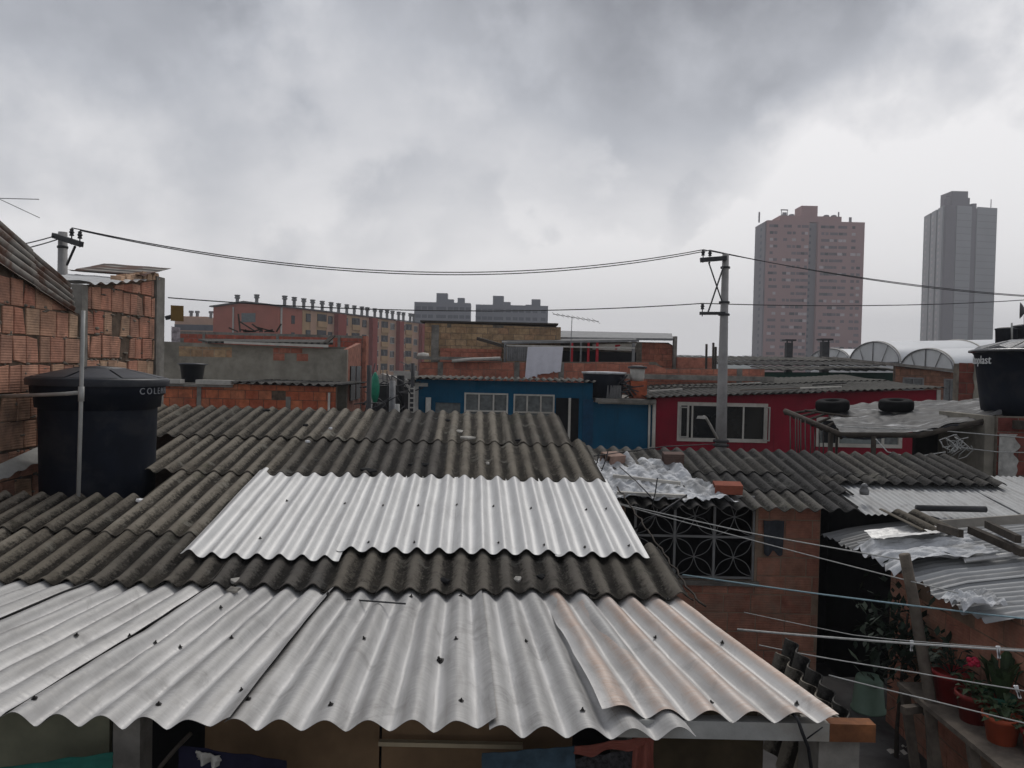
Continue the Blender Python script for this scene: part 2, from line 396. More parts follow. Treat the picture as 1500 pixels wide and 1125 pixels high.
# ------------------------------------------------------------------ the low house in front: walls and patched corrugated roof
PW = .177; UC = -.36
def roof_h(D): return 2.622 - .17 * D if D > 5.7 else 2.106 - .08 * D
def kf(D): return 1 + .235 * max(0, (5.7 - D)) / 1.8
def roof_x(u, D): return UC + (-.05 * (D - 5.7) if D > 5.7 else .11 * (5.7 - D) / 1.8) + (u - UC) * kf(D)
def roof_u(X, D): return UC + (X - UC - (-.05 * (D - 5.7) if D > 5.7 else .11 * (5.7 - D) / 1.8)) / kf(D)
def mk_roof(lift0, lift1, D0, D1, amp, seed, rough=.006, edge=None, skew=0):
    """surface function for one sheet: lower end at D0 (lift0 above the plane), upper end at D1"""
    def P(u, D):
        t = (D - D0) / (D1 - D0)
        e = (edge(u) * (1 - t)) if edge else 0
        DD = D + e + skew * (1 - t)
        x = roof_x(u, DD) + .004 * nz(u * 3, DD * 2, seed)
        ph = 2 * math.pi * u / PW
        a = amp * (1 + .22 * nz(u * 2.2, DD * .9, seed + 5) + (.25 * nz(u * 5.1, DD * 2.3, seed + 1) if DD < 5.6 else 0))
        wv = math.cos(ph)
        if amp != .0255: wv = 2 * ((1 + wv) / 2) ** (.72 if D0 < 4.2 else 1.35) - 1
        z = CAM.z - roof_h(DD) + a * wv + lift0 + (lift1 - lift0) * t
        if DD < 5.6:   # creases and dents where the sheets were trodden
            a2 = nz(u * 3.1, 7.7, seed); z -= .010 * max(0, a2) * math.exp(-((DD - 4.74 - .03 * a2) / .022) ** 2) + .012 * max(0, nz(u * 4.3, DD * 4.7, seed + 3) - .35)
        z += rough * nz(u * 1.3, DD * 1.1, seed + 9) + rough * .35 * nz(u * 14, DD * 5, seed + 2)
        return V3((x, DD, z))
    return P
house = thing('house', 'low house under the large patched corrugated roof nearest the viewer', 'house', (-1.5, 7, 0))
sheets = []   # (object, u0, u1, D0, D1, P) for placing bolts and loose bits
def add_sheet(kind, u0, u1, D0, D1, lift0, lift1, amp, mat, nv=14, th=.007, edge=None, rough=.006, label=None, lapR=0, lapL=0, seg=12, flat=None):
    seed = random.random() * 90
    P0 = mk_roof(lift0, lift1, D0, D1, amp, seed, rough, edge)
    def P(u, D):
        p = P0(u, D)
        if lapR:
            s = max(0, min(1, (u - (u1 - PW * .9)) / (PW * .6))); p.z += lapR * s * s * (3 - 2 * s)
        if lapL:
            s = max(0, min(1, ((u0 + PW * .9) - u) / (PW * .6))); p.z += lapL * s * s * (3 - 2 * s)
        if flat: p = flat(u, D, p)
        return p
    nu = max(6, int(round((u1 - u0) / PW * seg)))
    o = MB().sheet(P, u0, u1, D0, D1, nu, nv, th).build(kind, mat, house, fix=False)
    if label: o['label'] = label
    sheets.append((o, u0, u1, D0, D1, P)); return o
def rib(X, D): # rib coordinate nearest a trough to the given place
    u = roof_u(X, D); return (math.floor(u / PW) + .5) * PW
def chips(a, f, seed): # ragged lower edge of an old sheet
    return lambda u: a * nz(u * f, 1.7, seed) + a * .6 * max(0, nz(u * f * 3.1, 4.2, seed)) + .16 * max(0, nz(u * 1.9, 8.1, seed) - .42) + .10 * max(0, nz(u * 5.3, 2.1, seed) - .45)
def row(D0, D1, uL, uR, mat, lift=.016, base=0.0, waves=5, amp=.0255, start=0):
    u = uR; k = 0
    while u > uL + .02:
        a = max(uL, u - waves * PW)
        add_sheet('asbestos_sheet', a - (.03 if a > uL else 0), u + .045 * (k > 0), D0 + random.uniform(-.03, .03), D1, base + lift + random.uniform(0, .005), base, amp, mat, edge=(lambda u, cf=chips(.012, 6, k + D0), sk=random.uniform(-.03, .03), uu=u: cf(u) + sk * (u - uu)), lapR=0.006, th=.008)
        u = a; k += 1
uR1 = rib(W(849, 652, 9.72).x, 9.72); uR2 = rib(W(886, 706, 8.28).x, 8.28); uR3 = rib(W(958, 815, 6.27).x, 6.27); uR4 = rib(W(1003, 876, 5.7).x, 5.7)
uSeam = rib(W(135, 800, 6.5).x, 6.5); uHole = rib(W(225, 690, 8.4).x, 8.4) - 2 * PW
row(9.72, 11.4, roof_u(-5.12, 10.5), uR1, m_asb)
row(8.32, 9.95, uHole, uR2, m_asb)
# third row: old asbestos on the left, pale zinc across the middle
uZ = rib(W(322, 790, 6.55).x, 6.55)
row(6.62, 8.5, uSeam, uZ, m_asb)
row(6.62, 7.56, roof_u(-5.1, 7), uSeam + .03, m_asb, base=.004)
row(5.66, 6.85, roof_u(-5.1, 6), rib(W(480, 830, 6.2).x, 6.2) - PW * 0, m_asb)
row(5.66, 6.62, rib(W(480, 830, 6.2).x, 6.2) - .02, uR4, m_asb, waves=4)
uM = rib(W(486, 815, 6.25).x, 6.25)
def flapL(u, D, p):
    s = max(0, (uZ + .02 - u) / .2)
    if s > 0: p.z += .03 * s
    return p
zl = add_sheet('zinc_sheet', uZ - .16, uM + .02, 6.12, 8.4, .05, .012, .0245, m_zincw, nv=16, th=.002, rough=.006, flat=flapL)
step = 5 * PW; u = uM; k = 0
while u < uR3 - .05:
    b = min(uR3, u + step)
    add_sheet('zinc_sheet', u - .03, b + .02, 6.30 + .02 * (k % 2), 8.4, .05, .012 + .003 * k, .0245, m_zincw, nv=16, th=.002, rough=.006, lapR=.004)
    u = b; k += 1
# front rows of dull zinc, flattened and spread towards the eave
EV = 3.85
uA = rib(-.36 + .03, 5.7) + .045; uB = rib(W(492, 868, 5.7).x, 5.7) + .045
uP0 = rib(W(905, 1050, 4.02).x, 4.02)
lim = roof_u(-4.6, 5)
def fr(u0, u1, l0, l1, mat, D0=EV, D1=5.84, amp=.030, lapR=.016, lapL=0, label=None, edge=None, rough=.016, flat=None):
    D0 += random.uniform(-.02, .025); sk = random.uniform(-.03, .03)
    edge = lambda u: sk * (u - u0) + .012 * nz(u * 2.1, 3.3, u0)
    return add_sheet('zinc_sheet', u0, u1, D0, D1, l0, l1, amp, mat, nv=48, th=.0016, rough=rough, lapR=lapR, lapL=lapL, label=label, edge=edge, seg=14, flat=flat)
fr(lim, uB - 5 * PW * 2 + .02, .0, -.012, m_zinc); fr(uB - 10 * PW, uB - 5 * PW + .02, -.003, -.014, m_zinc); fr(uB - 5 * PW, uB + .03, -.006, -.016, m_zinc, lapR=.024)
fr(uB, uA + .03, -.010, -.02, m_zinc, lapR=.024); 
def sag(u, D, p):
    return p
fr(uA, uP0 + 1.9 * PW, -.012, -.022, m_zinc)
def curl(u, D, p):
    s = max(0, min(1, (uP0 + .22 - u) / .22)) * max(0, min(1, (5.55 - D) / .5)); e = max(0, min(1, (u - uEnd + .1) / .1)); p.z += -.025 * e * (1 - math.cos(0)) - .02 * e; p.z += .035 * s * s + .018 * s * nz(D * 3.3, u * 9, 3); p.x += -.03 * s * nz(D * 2.1, 2.2, 8)
    return p
uEnd = roof_u(W(1222, 1046, 4.0).x, 4.0)
fr(uP0, uEnd, .022, -.03, m_zincp, D0=3.98, amp=.031, label='zinc roof sheet with peach brown stains along its ribs', flat=curl, rough=.008)
# bolts
bolt_me = MB().lathe([(.0, .000), (.020, .0), (.021, .004), (.011, .006), (.011, .017), (.006, .019), (.005, .034), (0, .034)], (0, 0, 0), 8, False).build('bolt', m_bolt)
bolt_mesh = bolt_me.data; bpy.data.objects.remove(bolt_me)
def on_roof(px, py):
    """highest sheet hit by the line of sight through a surveyed point"""
    best = None
    d = ray(px, py)
    for (o, u0, u1, D0, D1, P) in sheets:
        D = (D0 + D1) / 2
        for it in range(14):
            q = CAM + d * (D / d.y); u = roof_u(q.x, D); z = P(max(u0, min(u1, u)), D).z
            gap = q.z - z; slope = .17 + (CAM.z - q.z) / D; D += gap / slope * (1 if True else 0)
            D = max(D0 - .3, min(D1 + .3, D))
        q = CAM + d * (D / d.y); u = roof_u(q.x, D)
        if u0 - .02 <= u <= u1 + .02 and D0 <= D <= D1:
            if best is None or D < best[0]: best = (D, u, o, P)
    return best
B = [(484,1033),(533,936),(668,937),(675,1029),(771,940),(644,970),(324,893),(357,1009),(365,1024),(235,1030),(52,1023),(228,934),(265,948),(340,934),(189,932),(853,1041),(959,934),(1057,941),(1040,1029),(1164,1029),(907,881),(979,878),(481,870),(675,873),
     (505,738),(561,741),(613,741),(669,740),(723,742),(778,745),(859,747),(888,746),(540,795),(607,795),(730,796),(797,799),(857,802),(420,734),(381,789),(921,800),(602,874),(112,934)]
for (px, py) in B:
    r = on_roof(px, py)
    if not r: continue
    D, u, o, P = r; p = P(u, D)
    b = bpy.data.objects.new('bolt', bolt_mesh); COL.objects.link(b); b.parent = o; b.location = p - wloc(o) + V3((0, 0, .001))
    b.scale = (.75, .75, .5); b.rotation_euler = (random.uniform(-.25, .25), random.uniform(-.3, .3), random.random() * 3)
    if (px, py) == (644, 970): b.scale = (1.5, 1.5, .9)
# walls below
zE = CAM.z - roof_h(EV) - .06
w = MB(); w.box(-5.1, .45, 11.0, 11.15, 0, CAM.z - roof_h(11.1) - .06); w.build('wall', m_conc, house)
w = MB(); slab(w, (1.02, 5.75, 0), V3((-.55, 5.3, 0)), V3((5.3, .55, 0)), 5.3, lambda t: CAM.z - roof_h(5.75 + t) - .075, .12); w.build('wall', m_conc, house)
w = MB().box(-5.1, 1.1, 6.2, 6.32, 0, 2.42); w.build('wall', m_dark, house)  # painted near-black to imitate the dark space under the roof
zb = zE + .012
# front under the eave: boards, post, beam
MB().box(-4.4, W(160, 1100, 4.35).x, 4.35, 4.38, 0, zE - .0).build('board', M('olive_fibreboard', (.19, .19, .13), .9, var=.25, scale=3), house)
MB().box(W(172, 1100, 4.3).x, W(211, 1100, 4.3).x, 4.25, 4.4, 0, zE - .01).build('post', m_conc, house)
MB().box(W(300, 1100, 4.5).x, W(555, 1100, 4.5).x, 4.5, 4.53, 0, zE - .03).build('board', m_ply, house)
MB().box(W(556, 1090, 4.42).x, W(840, 1090, 4.42).x, 4.5, 4.53, 0, zE - .13).build('board', m_ply, house)
MB().box(W(555, 1090, 4.4).x, W(766, 1090, 4.4).x, 4.38, 4.42, W(660, 1093, 4.4).z, W(660, 1087, 4.4).z).build('plank', M('cream_plank', (.40, .33, .22), .8, var=.15), house)
MB().box(W(958, 1090, 4.3).x, W(1180, 1090, 4.3).x, 5.0, 5.04, 0, zE - .02).build('board', M('stained_board', (.07, .052, .03), .9, var=.4, scale=3), house)
b0, b1 = W(900, 1072, 3.98), W(1215, 1072, 3.98); be = W(1283, 1072, 3.98)
zt, zbm = W(1100, 1058, 3.98).z, W(1100, 1084, 3.98).z
bm_ = MB(); bm_.box(b0.x, b1.x, 3.98, 3.986, zbm, zt); bm_.box(b0.x, b1.x, 3.986, 4.06, zt - .006, zt - .001); bm_.box(b0.x, b1.x, 3.986, 4.06, zbm + .001, zbm + .006)
beam = bm_.build('eave_beam', M('galvanised_beam', (.40, .40, .38), .55, .3, var=.2, scale=5, stain=(.27, .2, .12), stain_amt=.35), house)
bm_ = MB(); bm_.box(b1.x + .001, be.x, 3.98, 3.986, zbm, zt); bm_.box(b1.x + .001, be.x, 3.986, 4.06, zt - .006, zt - .001); bm_.box(b1.x + .001, be.x, 3.986, 4.06, zbm + .001, zbm + .006)
bm_.box(be.x - .003, be.x, 3.987, 4.06, zbm + .007, zt - .007)
bm_.build('rusty_beam_end', m_rust, beam)
MB().box(W(1196, 1100, 4.05).x, W(1255, 1100, 4.05).x, 4.02, 4.3, 0, zbm - .002).build('pier', m_conc, house)
# ragged mortar and rope along the right edge of the roof
pts = []
for i in range(40):
    D = 5.6 + (8.3 - 5.6) * i / 39; uu = (uR4 + .02) * (1 - i / 39) + (uR2 + .06) * i / 39
    pts.append(V3((roof_x(uu, D) + .05 + .03 * nz(i * .5, 2), D, CAM.z - roof_h(D) - .035 + .02 * nz(i * .7, 7))))
MB().tube(pts, .008, 5).build('edge_cord', m_woodd, house)

# left neighbour's wall of hollow clay blocks
XW = -5.2
def wall_top(D):  # height of the block wall along its depth
    if D < 9.42: return 5.14 - .31 * (D - 7.97)
    if D < 9.55: return 4.2 + .80
    return 4.2 + .86 + (D - 9.55) * .15
wy0, wy1 = 6.2, 11.62
left = thing('house', 'neighbouring house with a wall of bare hollow clay blocks beside the big tank', 'house', (XW - .5, 8.5, 0))
w = MB(); slab(w, (XW, wy0, 0), (0, 1, 0), (1, 0, 0), wy1 - wy0, lambda u: wall_top(wy0 + u), .14, brk=(3.21, 3.36)); 
wl = w.build('wall', m_mortar_d, left)
w = MB(); bricks(w, (XW, wy0, 0), (0, 1, 0), (1, 0, 0), 9.4 - wy0, lambda u: wall_top(wy0 + u) - .03, .25, .302, .016, .018, v0=2.3 - .302 * 3, jit=.007, wj=.28, miss=.0)
bricks(w, (XW, 9.56, 0), (0, 1, 0), (1, 0, 0), 11.36 - 9.56, lambda u: wall_top(9.56 + u) - .02, .25, .302, .018, .018, v0=2.36 - .302 * 3, jit=.008, wj=.3, miss=.05)
w.build('brickwork', m_br_left, wl)
w = MB(); rnd = random.Random(31)
for k in range(420):
    y = rnd.uniform(7.2, 11.35); rw = rnd.randrange(0, 12); z = 2.3 + .302 * rw + rnd.gauss(0, .014) + (.06 if y > 9.5 else 0)
    if rnd.random() < .3: z += rnd.random() * .3
    if z > wall_top(y) - .05: continue
    a, b_, c = rnd.uniform(.015, .06), rnd.uniform(.006, .016), rnd.uniform(.010, .024)
    w.lathe([(0, -c), (b_, -c * .5), (b_ * 1.2, 0), (b_, c * .6), (0, c)], (0, 0, 0), 6); n_ = 30
    for q in w.v[-n_:]: q.y = y + q.y * a / b_ * rnd.uniform(.7, 1.2); q.x = XW + .008 + q.x; q.z = z + q.z * rnd.uniform(.7, 1.3)
o = w.build('mortar_squeeze', m_mortar, wl); o['kind'] = 'stuff'
MB().box(XW - .1, XW + .03, 9.42, 9.55, 0, W(117, 417, 9.5).z).build('column', m_conc, left)
MB().box(XW - .12, XW + .035, 11.38, 11.64, 0, W(242, 413, 11.6).z + .06).build('column', m_conc, left)
rnd = random.Random(12)
for k in range(7):
    y = 10.35 + .16 * k + rnd.uniform(-.03, .03); z = wall_top(y) + .0
    MB().hexa([V3(q) for q in ((XW - .11, y, z), (XW + .02 + rnd.uniform(-.02, .03), y + rnd.uniform(-.02, .02), z), (XW + .02 + rnd.uniform(-.02, .03), y + .145, z + .02), (XW - .11, y + .145, z + .02), (XW - .11, y, z + .10), (XW + .02, y + .01, z + .11 + rnd.uniform(-.02, .03)), (XW + .02, y + .14, z + .12 + rnd.uniform(-.03, .02)), (XW - .11, y + .145, z + .10))]).build('loose_brick', m_br_left, left)
# rusty corrugated sheets hanging over the sloping top of the wall
FL0, FL1 = V3((XW + .07, 7.97, 5.04)), V3((XW + .06, 9.22, 4.69))
FU0, FU1 = W(0, 329, 8.3), W(103, 419, 9.3)
def flash(seed, off):
    def P(u, v):      # u across the ribs (0 lower outer edge .. 1 upper edge), v along the slope
        p = FL0.lerp(FL1, v).lerp(FU0.lerp(FU1, v), u / .5)
        q = .022 * math.cos(2 * math.pi * u / .1); return p + V3((.006 + q * .65, 0, q * .75 + .008 * nz(v * 3, u * 6, seed) + off))
    return P
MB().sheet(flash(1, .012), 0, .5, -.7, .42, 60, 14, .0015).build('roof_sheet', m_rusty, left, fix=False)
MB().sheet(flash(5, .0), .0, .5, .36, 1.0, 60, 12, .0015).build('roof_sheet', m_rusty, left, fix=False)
# dull metal sheet over the far block panel, lifted at its end
def topsheet(u, v):
    y = 9.45 + u * 2.25; x = XW + .10 - v
    return V3((x, y, wall_top(max(9.6, y)) + .02 + .10 * (u > .62) * (u - .62) + .05 * v + .016 * math.cos(2 * math.pi * u * 2.25 / .26) * (u < .66) + .025 * max(0, nz(u * 5, v * 4, 3))))
MB().sheet(topsheet, 0, .66, 0, 1.0, 60, 8, .002).build('roof_sheet', m_zincw, left, fix=False)
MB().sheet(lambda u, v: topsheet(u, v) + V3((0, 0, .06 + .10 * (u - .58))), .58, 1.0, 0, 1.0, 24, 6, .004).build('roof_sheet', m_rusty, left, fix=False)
# pale flashing where the wall meets the low roof
def fl(u, v):
    y = 7.2 + u; z = CAM.z - roof_h(y) + .17
    return V3((XW + .03 + .14 * v, y, z - .10 * v + .012 * math.sin(u * 26) * (v > .5)))
MB().sheet(fl, 0, 1.9, 0, 1, 60, 4, .003).build('flashing', M('pale_flashing', (.34, .34, .32), .7, var=.3), left, fix=False)

# big water tank standing in the gap of the roof
TX, TY = W(145, 640, 8.42).x, 8.42
zt0 = W(145, 563, 8.42).z
TS = .93
tank = thing('water_tank', 'big black water tank with raised lettering beside the clay block wall', 'water tank', (TX, TY, 2.35))
MB().lathe([(r_ * TS, z_) for r_, z_ in [(0, 2.35), (.57, 2.35), (.59, 2.5), (.615, zt0 - .26), (.615, zt0 - .24), (.65, zt0 - .235), (.66, zt0 - .12), (.69, zt0 - .10), (.70, zt0 + .0), (.70, zt0 + .03), (.0, zt0 + .03)]], (TX, TY, 0), 64).build('body', m_tank, tank)
lid = MB(); prof = [(.74, -.055), (.745, -.0), (.735, .02), (.70, .03)]
lid.lathe([(r * TS, zt0 + .05 + z) for r, z in prof], (TX, TY, 0), 64)
lz = zt0 + .05
for k in range(8):    # eight raised panels rising to the centre
    a0, a1 = 2 * math.pi * (k + .04) / 8, 2 * math.pi * (k + .96) / 8
    P = []
    for j in range(9):
        a = a0 + (a1 - a0) * j / 8; P.append(a)
    vs = [V3((TX + math.cos(a) * .69 * TS, TY + math.sin(a) * .69 * TS, lz + .035)) for a in P] + [V3((TX + math.cos(a) * .28 * TS, TY + math.sin(a) * .28 * TS, lz + .125)) for a in P]
    lid.add(vs, [(j, j + 1, j + 10, j + 9) for j in range(8)])
lid.lathe([(r_ * TS, z_) for r_, z_ in [(.735, .015), (.71, .022), (.28, .112), (.27, .132), (0, .15)]], (TX, TY, lz), 64)
lid.build('lid', m_lid, tank)
def text_on_cylinder(txt, size, cx, cy, z, r, a_mid, name, mat, parent, depth=.004, spacing=1.0):
    cu = bpy.data.curves.new('t', 'FONT'); cu.body = txt; cu.size = size; cu.extrude = depth; cu.space_character = spacing
    o = bpy.data.objects.new('t', cu); COL.objects.link(o); dg = bpy.context.evaluated_depsgraph_get(); dg.update()
    me = bpy.data.meshes.new_from_object(o.evaluated_get(dg)); bpy.data.objects.remove(o)
    xs = [v.co.x for v in me.vertices]; mid = (min(xs) + max(xs)) / 2; mb = MB()
    vs = []
    for v in me.vertices:
        a = a_mid + (v.co.x - mid) / r; rr = r + v.co.z
        vs.append((cx + math.cos(a) * rr, cy + math.sin(a) * rr, z + v.co.y))
    mb.add(vs, [tuple(p.vertices) for p in me.polygons]); bpy.data.meshes.remove(me)
    return mb.build(name, mat, parent)
text_on_cylinder('COLEMPAQUES', .095, TX, TY, zt0 - .085, .697 * TS, R(12), 'lettering', m_letter, tank, .003, 1.5)
# vent pipe in front of the tank
pipe = thing('water_pipe', 'grey plastic pipe rising past the big tank with a tee to the wall', 'pipe', tuple(W(114, 728, 7.5)))
pt, pb, pj = W(122, 455, 7.5), W(114, 735, 7.5), W(119, 574, 7.5)
MB().tube([pb - V3((0, 0, .2)), pj, pt], .019, 10).build('riser', m_pvc, pipe)
MB().tube([pj + V3((0, 0, -.005)), W(95, 577, 7.6), W(-10, 581, 8.0)], .019, 10).build('branch', m_pvc, pipe)
MB().tube([pj - V3((0, 0, .09)), pj + V3((0, 0, .05))], .027, 10).build('tee', m_pvc, pipe)

# ------------------------------------------------------------------ courtyard house on the right with the petal grille window
D9 = 9.2
xl, xr = W(900, 850, D9).x, W(1199, 860, D9).x
yard = thing('house', 'bare block courtyard house with a petal pattern window grille and old corrugated roof', 'house', (2.5, 9.5, 0))
gx0, gx1 = W(930, 800, D9).x - .12, W(1106, 800, D9).x
gz0, gz1 = W(1040, 850, D9).z, W(1040, 736, D9).z
hl = [(gx0 - xl + .2, gx1 - xl, gz0, gz1)]
hl = [(max(.05, gx0 - xl), gx1 - xl, gz0, gz1)]
wtop = 2.66
yw = MB(); slab(yw, (xl, D9, 0), (1, 0, 0), (0, -1, 0), xr - xl, lambda u: wtop, .14, hl)
yw = yw.build('wall', M('thin_wall_render', (.32, .23, .165), .95, var=.35, scale=5, bump=.6), yard)
hb = [(hl[0][0] - .02, hl[0][1] + .03, gz0 - .06, gz1)]
b = MB(); bricks(b, (xl, D9, 0), (1, 0, 0), (0, -1, 0), xr - xl, lambda u: wtop - .01, .33, .222, .012, .006, hb, v0=.02, jit=.003, wj=.12, miss=.06); b.build('brickwork', m_br_yard, yw)
MB().box(gx0 - .05, gx1 + .05, D9 - .035, D9 - .003, gz0 - .055, gz0).build('sill', m_conc, yard)
# grille: square frames, each with a flower of eight arcs
cell = (W(1104, 800, D9).x - W(1046, 800, D9).x)
gm = MB(); yG = D9 + .03
xs = [gx1 - .012 - cell * k for k in range(4)]; zs = [gz0 + .03, gz0 + .03 + cell * 1.03, gz0 + .03 + cell * 2.06]
for x in xs: gm.box(x - .014, x + .014, yG - .012, yG + .012, gz0, gz1)
for z in zs: gm.box(xs[-1] - .2, xs[0], yG - .010, yG + .010, z - .012, z + .012)
m_gri = M('grille_paint', (.28, .28, .275), .6, .2, var=.2)
grille = gm.build('window_grille', m_gri, yard)
for i in range(3):
    for j in range(2):
        cx, cz = (xs[i] + xs[i + 1]) / 2, (zs[j] + zs[j + 1]) / 2; r = cell * .5; pm = MB()
        for (sx, sz) in ((1, 1), (1, -1), (-1, 1), (-1, -1)):
            for side in (1, -1):
                pts = []
                for k in range(11):
                    t = k / 10; ox, oz = sx * r * .95 * t, sz * r * .95 * t; bow = side * math.sin(math.pi * t) * r * .2
                    pts.append((cx + ox - sz * bow * .9 * 1, yG - .004, cz + oz + sx * bow * .9))
                pm.tube(pts, .005, 5)
        pm.lathe([(0, -.012), (.016, -.008), (.016, .008), (0, .012)], (cx, yG - .006, cz), 10)
        pm.build('petal_rosette', m_gri, grille)
MB().box(gx0 - .3, gx1 + .25, D9 + .9, D9 + .95, 0, 2.5).build('inner_wall', m_dark, yard)  # painted near-black to imitate the unlit room behind the grille
# dark doorway beside it, a deep room whose walls are painted near-black as shade
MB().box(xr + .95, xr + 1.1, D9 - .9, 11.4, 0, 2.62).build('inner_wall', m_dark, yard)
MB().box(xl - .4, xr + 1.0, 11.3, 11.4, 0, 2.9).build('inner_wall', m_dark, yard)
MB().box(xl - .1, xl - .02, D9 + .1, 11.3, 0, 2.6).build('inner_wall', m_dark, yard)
# hanging cloth by the window
def rag(u, v): return V3((W(1118 + 30 * u * (1 - .12 * v) + 2 * v, 800, 9.15).x, 9.165 - .02 * math.sin(u * 7) - .012 * math.sin(v * 3), W(1130, 763 + v * 48 + (4 * math.sin(u * 9) if v > .9 else 0), 9.15).z))
tag(MB().sheet(rag, 0, 1, 0, 1, 14, 10, .006, off=(0, .006, 0)).build('rag', M('slate_cloth', (.06, .065, .075), .95, var=.3, scale=14), None, fix=False), 'grey rag hanging on the block wall right of the grille window', 'rag')

# its roof: three rows of old corrugated sheet falling towards the yard
z0R = W(1000, 744, 8.85).z; sR = .225
def rpl(D): return z0R + sR * (D - 8.85)
def mk_r(D0, D1, l0, l1, amp, seed, drift=-.08, pw=PW):
    def P(u, D):
        t = (D - D0) / (D1 - D0); DD = D + .02 * nz(u * 3, 1, seed) * (1 - t)
        return V3((u + drift * (DD - 8.85), DD, rpl(DD) + amp * math.cos(2 * math.pi * u / pw) + l0 + (l1 - l0) * t + .014 * nz(u * .9, DD * 1.2, seed) + .004 * nz(u * 8, DD * 4, seed)))
    return P
def rrow(D0, D1, x0, x1, waves=5, mat=m_asb2):
    u = math.floor(x0 / PW) * PW + PW / 2; k = 0
    while u < x1 - .05:
        b = min(x1, u + waves * PW)
        o = MB().sheet(mk_r(D0 + random.uniform(-.02, .02), D1, .022, .0, .025, random.random() * 50), u, b + .03, D0, D1, max(6, int((b - u) / PW * 10)), 8, .008).build('asbestos_sheet', mat, yard, fix=False)
        u = b; k += 1
xe = W(1262, 752, 8.85).x
rrow(8.82, 9.45, .95, xe); rrow(9.38, 10.02, .95, W(1240, 715, 9.4).x + .1); rrow(9.95, 10.9, .9, W(1470, 712, 9.9).x); rrow(9.72, 10.1, W(1205, 712, 9.8).x, W(1474, 714, 9.8).x)

# ------------------------------------------------------------------ tin shed on the right of the yard
shed = thing('shed', 'tin roofed shed with crumpled metal sheets and a flower shelf along its wall', 'shed', (4.6, 7.5, 0))
def sr(D): return rpl(9.7) - .05 - .17 * (9.7 - D)
def thin(D0, D1, x0, x1, lift=0, drift=-.03, seed=1, pw=.076, amp=.009):
    def P(u, D):
        return V3((u + drift * (D - 8.5), D, sr(D) + lift + amp * math.cos(2 * math.pi * u / pw) + .012 * nz(u * 1.1, D * 1.4, seed) + .004 * nz(u * 7, D * 3, seed)))
    return MB().sheet(P, x0, x1, D0, D1, int((x1 - x0) / pw * 8), 10, .0015).build('zinc_sheet', m_zinct, shed, fix=False)
xa = W(1222, 711, 9.7).x
thin(8.75, 10.3, xa - .02, xa + .62, .012, seed=2); thin(8.12, 10.3, xa + .5, xa + 1.9, .0, seed=3); thin(8.22, 10.3, xa + 1.8, xa + 3.6, .014, seed=4)
# fascia board under its lower edge, and rafters of the missing part
MB().bar(W(1338, 771, 8.0), W(1560, 756, 8.0), .03, .09).build('fascia', M('pale_fascia', (.27, .25, .22), .8, var=.25), shed)
for (a, b_, ww) in (((1422, 776), (1500, 810), .07), ((1446, 768), (1492, 790), .05), ((1375, 772), (1408, 782), .04)):
    MB().bar(W(*a, 7.7), W(*b_, 7.0), ww, .07).build('rafter', m_woodd, shed)
# lower roof: ribs run sideways, draining into the yard along a ragged left edge
def low(seed, lift, zdrop, pw=.10, amp=.016, e=None):
    def P(u, v):     # u = depth (across ribs), v = distance from the left edge
        vv = v + (e(u) * max(0, 1 - v / .5) if e else 0)
        z = 2.40 + .13 * vv - .02 * (8.3 - u) + lift + amp * math.cos(2 * math.pi * u / pw) + .03 * nz(u * 1.2, v * 1.1, seed) - zdrop * max(0, .3 - v)
        return V3((3.62 + vv + .05 * nz(u * 3, 5, seed), u, z))
    return P
edge = lambda u: .10 * nz(u * 2.3, 3, 3) + .05 * nz(u * 9, 1, 2)
MB().sheet(low(1, 0, .1, e=edge), 5.95, 6.75, 0, 2.4, 70, 16, .0015).build('zinc_sheet', m_zinct, shed, fix=False)
MB().sheet(low(2, .02, .15, e=edge), 6.68, 7.4, .02, 2.4, 64, 16, .0015).build('zinc_sheet', m_zinct, shed, fix=False)
MB().sheet(low(3, .01, .12, e=edge), 7.32, 8.3, .08, 2.2, 80, 14, .0015).build('zinc_sheet', m_zinct, shed, fix=False)
def crease(x, y, z=0):   # sharp folded relief in every direction
    return abs(nz(x, y, z)) + .5 * abs(nz(x * 2.1 + 3, y * 2.1, z)) + .28 * abs(nz(x * 4.4, y * 4.4 + 5, z))
def tarp(u, v):
    y = 7.08 + u * .86; x = 3.50 + v * .95 + .05 * nz(u * 5, v * 2, 4)
    return V3((x, y, 2.45 + .13 * v - .02 * (8.3 - y) + .06 * abs(nz(u * 4.3, v * .7, 2)) + .10 * crease(u * 3.0 + v, v * 1.6, 6) - .10 * max(0, .12 - v) * 5))
MB().sheet(tarp, 0, 1, 0, 1, 70, 60, .002, smooth=False).build('plastic_cover', m_plastic, shed, fix=False)
def crump(u, v):
    y = 5.98 + u * .34; x = 3.50 + v * .34
    return V3((x, y, 2.39 + .05 * v + .12 * crease(u * 1.9, v * 1.5, 3)))
MB().sheet(crump, 0, 1, 0, 1, 26, 26, .002, smooth=False).build('crumpled_flashing', m_plastic, shed, fix=False)
m_zincd = zinc_mat('dirty_zinc', (.22, .22, .215), .2, .6, pitch=.1, grime_amt=.8)
MB().sheet(low(4, -.02, .1, e=edge), 8.22, 8.95, .0, 1.6, 70, 12, .0015).build('zinc_sheet', m_zincd, shed, fix=False)
MB().sheet(low(6, .05, .0), 6.3, 6.62, 1.1, 2.3, 40, 12, .0015).build('zinc_sheet', m_zincd, shed, fix=False)
MB().sheet(low(8, .09, .0), 7.02, 7.12, .5, 2.3, 20, 16, .0015).build('ridge_strip', m_zincw, shed, fix=False)
def fold(u, v):
    y = 7.55 + .42 * u; x = 3.62 + .75 * v
    return V3((x, y, 2.56 + .10 * v + .09 * abs(u - .55) + .03 * crease(u * 2, v * 2, 8)))
